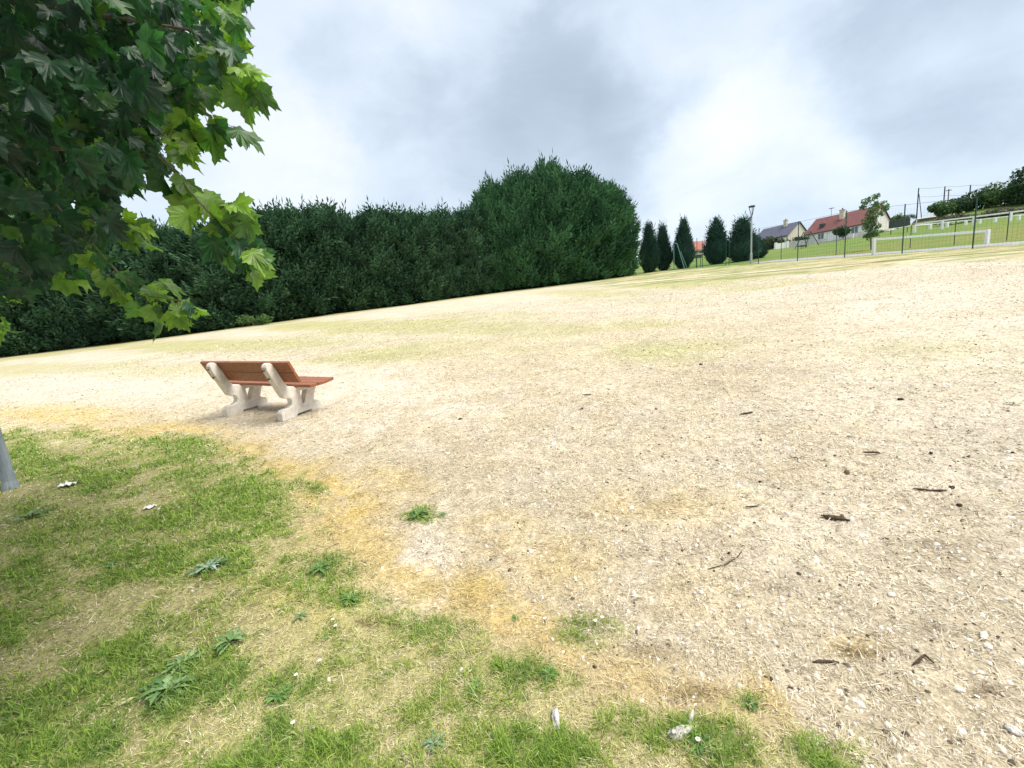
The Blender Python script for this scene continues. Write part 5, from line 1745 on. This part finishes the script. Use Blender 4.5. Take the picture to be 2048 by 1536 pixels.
def build_small():
    S = 'pale stones on the field'
    for px, py, w, fl, lab in [(894, 907, 14, .4, 'white stone in the open field below the dark clod, near the bench'),
                               (1088, 1002, 17, .35, 'flat white stone in the middle of the straw field'),
                               (1105, 1014, 11, .5, 'small pale stone touching the lower right of the flat white stone'),
                               (1478, 1213, 13, .5, 'topmost white stone of the little cluster on the lower right'),
                               (1493, 1228, 11, .5, 'middle white stone of the little cluster on the lower right'),
                               (1495, 1243, 15, .45, 'lowest white stone of the little cluster on the lower right'),
                               (1560, 1216, 10, .5, 'small pale stone right of the little white cluster'),
                               (1395, 1250, 15, .3, 'pale elongated stone left of the little white cluster'),
                               (1538, 1080, 10, .5, 'pale pebble below the dark bark piece'),
                               (1468, 1059, 11, .6, 'white pebble to the left below the dark bark piece'),
                               (1805, 1018, 16, .45, 'pale stone in the open field to the right of the dark bark piece'),
                               (1818, 1104, 15, .5, 'rounded pale stone below and right of the dark bark piece'),
                               (1758, 1163, 13, .5, 'small pale stone left of the scattered gravel, lower right'),
                               (1783, 1190, 16, .4, 'flat pale stone above the bone-like white stone'),
                               (1968, 1273, 32, .3, 'bone-like long white stone near the right edge'),
                               (1976, 1294, 20, .45, 'white stone just below the bone-like one'),
                               (1916, 1380, 15, .55, 'rounded white stone near the dark patch at lower right'),
                               (1390, 1186, 9, .5, 'tiny white pebble in the straw above the elongated stone'),
                               (1620, 1152, 10, .5, 'tiny pale pebble in the right half above the white cluster'),
                               (1700, 1340, 10, .4, 'tiny pale pebble right of the thin brown twig')]:
        lump('white_stone', px, py, w, 0, M_STONE, lab, 'stone', S, fl)
    for px, py, w, lab in [(921, 838, 15, 'dark oval clod lying alone right of the bench'), (1903, 976, 17, 'dark clod beside the long thin stick at right'),
                           (1800, 799, 15, 'dark clod high up in the right half of the field'), (1862, 906, 10, 'small dark clod above the long thin stick'),
                           (2025, 906, 11, 'small dark clod near the right edge'), (1918, 1010, 13, 'dark flat clod below the long thin stick'),
                           (1402, 729, 12, 'small brown clod far out in the field'), (1652, 932, 7, 'tiny brown clod in the middle of the right half'),
                           (1458, 1106, 9, 'small dark clod right of the curved twig'), (1253, 1052, 9, 'dark crumb left of the white pebble'), (1520, 963, 10, 'reddish brown crumb in mid field')]:
        lump('dirt_clod', px, py, w, 0, M_CLOD, lab, 'clod', 'dark clods on the field', .45)
    splinters('bark_piece', [(1643, 1036), (1660, 1037), (1680, 1040), (1701, 1044)], 4.5, M_STICK, 'thick dark piece of bark lying in the right half of the field', 'bark', 7)
    stick('stick', [(1725, 906), (1745, 907), (1760, 908)], 1.6, M_STICK, 'short dark stick above the bark piece')
    stick('stick', [(1826, 979), (1860, 983), (1893, 983)], 1.5, M_STICK, 'long thin dark stick near the right edge')
    stick('stick', [(1490, 1015), (1517, 1013)], 1.4, M_STICK, 'short brown stick left of the bark piece')
    stick('stick', [(1415, 1139), (1450, 1130), (1475, 1115), (1484, 1103)], 0.9, M_STICK, 'thin curved brown twig below the bark piece')
    stick('stick', [(1625, 1327), (1650, 1324), (1678, 1327)], 2.0, M_STICK, 'thin brown twig lying in the straw at lower right')
    stick('stick', [(1825, 1333), (1842, 1318), (1850, 1312), (1868, 1328)], 1.5, M_STICK, 'forked dark twig near the lower right corner', side=[((1845, 1316), (1836, 1332))])
    stick('stick', [(1480, 830), (1505, 826)], 1.8, M_STICK, 'dark stick lying in mid field left of centre right')
    stick('stick', [(985, 1141), (1000, 1133), (1015, 1118), (1017, 1108)], 1.4, noise_mat('tan_twig', (0.3, 0.2, 0.12), (0.42, 0.3, 0.2), 20), 'curved tan twig in the yellow moss')
    stick('stick', [(1165, 791), (1183, 790)], 1.2, M_STICK, 'tiny brown stick beyond the middle of the field')
    splinters('bleached_stick', [(1110, 1421), (1113, 1440), (1116, 1472)], 7.5, M_BLEACH, 'weathered grey-white wood stub lying in the grass at the bottom centre', 'wood piece', 9)
    splinters('bleached_stick', [(1338, 1476), (1352, 1470), (1372, 1462), (1394, 1452)], 8, M_BLEACH, 'bleached forked driftwood lying on clover at the bottom right of centre', 'wood piece', 9, side=[((1380, 1455), (1386, 1438)), ((1348, 1472), (1345, 1484))])
    splinters('bleached_stick', [(2008, 1458), (2030, 1467), (2052, 1475)], 5, M_BLEACH, 'pale bleached stick crossing the lower right edge', 'wood piece', 9)
    stick('dry_stalk', [(233, 1416), (250, 1408), (268, 1398)], 2.2, noise_mat('dead_leaf', (0.4, 0.38, 0.2), (0.55, 0.5, 0.3), 20), 'pale dry leaf stalk beside the big grey-green weed', 'stalk')
    for px, py, w, lab in [(139, 971, 17, 'crumpled white scrap of paper near the left trunk'), (300, 1016, 13, 'small white scrap of paper lying in the left grass')]:
        P = gpt(px, py); dist = np.linalg.norm(P - CAM); r = w / 2 / F * dist; g = np.random.default_rng(int(px))
        n = 6; V = []; Q = []
        for i in range(n):
            for j in range(n):
                x, y = (i / (n - 1) - .5) * 2 * r, (j / (n - 1) - .5) * 1.6 * r
                V.append((x + g.normal(0, r * .06), y + g.normal(0, r * .06), r * .16 + abs(g.normal(0, r * .26))))
        Q = [(i * n + j, (i + 1) * n + j, (i + 1) * n + j + 1, i * n + j + 1) for i in range(n - 1) for j in range(n - 1)]
        me = np_mesh('paper_scrap', np.array(V), [np.array(Q)])
        o = link('paper_scrap', me, M_PAPER); o.location = Vector(P)
        tag(o, lab, 'litter')
    G0, G1 = (0.08, 0.17, 0.045), (0.24, 0.35, 0.15)
    H0, H1 = (0.06, 0.14, 0.04), (0.16, 0.28, 0.08)
    for k, (px, py, w, nl, lab, c0, c1) in enumerate([
            (335, 1385, 120, 15, 'big grey-green weed rosette in the lower left grass', G0, G1),
            (365, 1330, 90, 12, 'grey-green weed rosette just above the big one', G0, G1),
            (462, 1285, 90, 10, 'narrow-leaved grey weed to the upper right of the big rosette', G0, G1),
            (418, 1138, 90, 14, 'pale silvery weed in the upper left turf', G0, (0.36, 0.46, 0.40)),
            (835, 1032, 75, 20, 'bright green tuft growing alone in the bare patch', H0, H1),
            (885, 1030, 34, 9, 'small green sprig just right of the bright tuft', H0, H1),
            (222, 1132, 40, 10, 'light green plantain in the left turf', H0, (0.22, 0.34, 0.14)),
            (640, 1140, 70, 12, 'dark green weed at the edge of the yellow moss', G0, H1),
            (700, 1200, 70, 12, 'dark green weed left of the brown hollow', G0, H1),
            (600, 1235, 50, 9, 'grey weed left of the daisies in the turf', G0, G1),
            (868, 1490, 70, 12, 'silvery weed at the bottom edge left of the wood stub', G0, (0.34, 0.42, 0.34)),
            (560, 1395, 70, 12, 'dark green weed in the lower middle turf', G0, H1),
            (60, 1035, 70, 12, 'grey-green weed below the left trunk', G0, G1),
            (950, 1375, 50, 10, 'light green leafy weed above the wood stub', H0, (0.24, 0.36, 0.12)),
            (1095, 1350, 60, 14, 'dark clover-like weed at the right border of the turf', H0, H1),
            (1505, 1415, 46, 12, 'dark green weed alone in the straw at lower right', H0, H1),
            (1400, 1490, 80, 18, 'dark green clover clump under the bleached driftwood', H0, H1),
            (1077, 938, 16, 7, 'tiny green sprig in the middle of the straw', H0, H1),
            (1030, 1238, 30, 9, 'small dark weed in the yellow moss border', G0, H1)]):
        weed(px, py, w, nl, lab, c0, c1, 500 + k)
    # daisies: a few white heads
    M_DAISY = noise_mat('daisy_petal', (0.78, 0.78, 0.76), (0.85, 0.85, 0.83), 20, 0.8, 0.1, 0)
    M_YEL = noise_mat('daisy_eye', (0.6, 0.42, 0.04), (0.7, 0.5, 0.06), 20, 0.8, 0.1, 0)
    for px, py, lab in [(667, 1249, 'white daisy left of the brown hollow, upper of a pair'), (672, 1262, 'white daisy left of the brown hollow, lower of a pair'), (641, 1332, 'white daisy in the middle turf below the pair'),
                        (594, 1361, 'white daisy left of the lower middle turf'), (1090, 1248, 'white daisy at the edge of the yellow moss'), (1205, 1246, 'white daisy on the dark clover in the straw'),
                        (1191, 1253, 'second white daisy on the dark clover in the straw'), (588, 1458, 'white daisy near the bottom edge, left of centre'), (1396, 1494, 'pale daisy under the driftwood')]:
        P = gpt(px, py); r = 0.007
        root = empty('daisy', P, lab, 'flower', 'daisies in the turf')
        mb = MB()
        for k in range(11):
            a = k * 2 * math.pi / 11; d = np.array([math.cos(a), math.sin(a), .15]); s = np.array([-math.sin(a), math.cos(a), 0]) * r * .26
            c = np.array([0, 0, .03])
            mb.add([c + d * r * .3 - s * .5, c + d * r * 1.05 - s, c + d * r * 1.15 + s, c + d * r * .3 + s * .5], [(0, 1, 2, 3)])
        mb.build('petals', M_DAISY, root)
        MB().tube([(0, 0, .028), (0, 0, .033), (0, 0, .035)], [r * .4, r * .36, r * .12], 8).build('eye', M_YEL, root)
        MB().tube([(0, 0, -.005), (0, 0, .029)], .0012, 5).build('stem', M_WEED if False else M_STICK, root)


build_small()
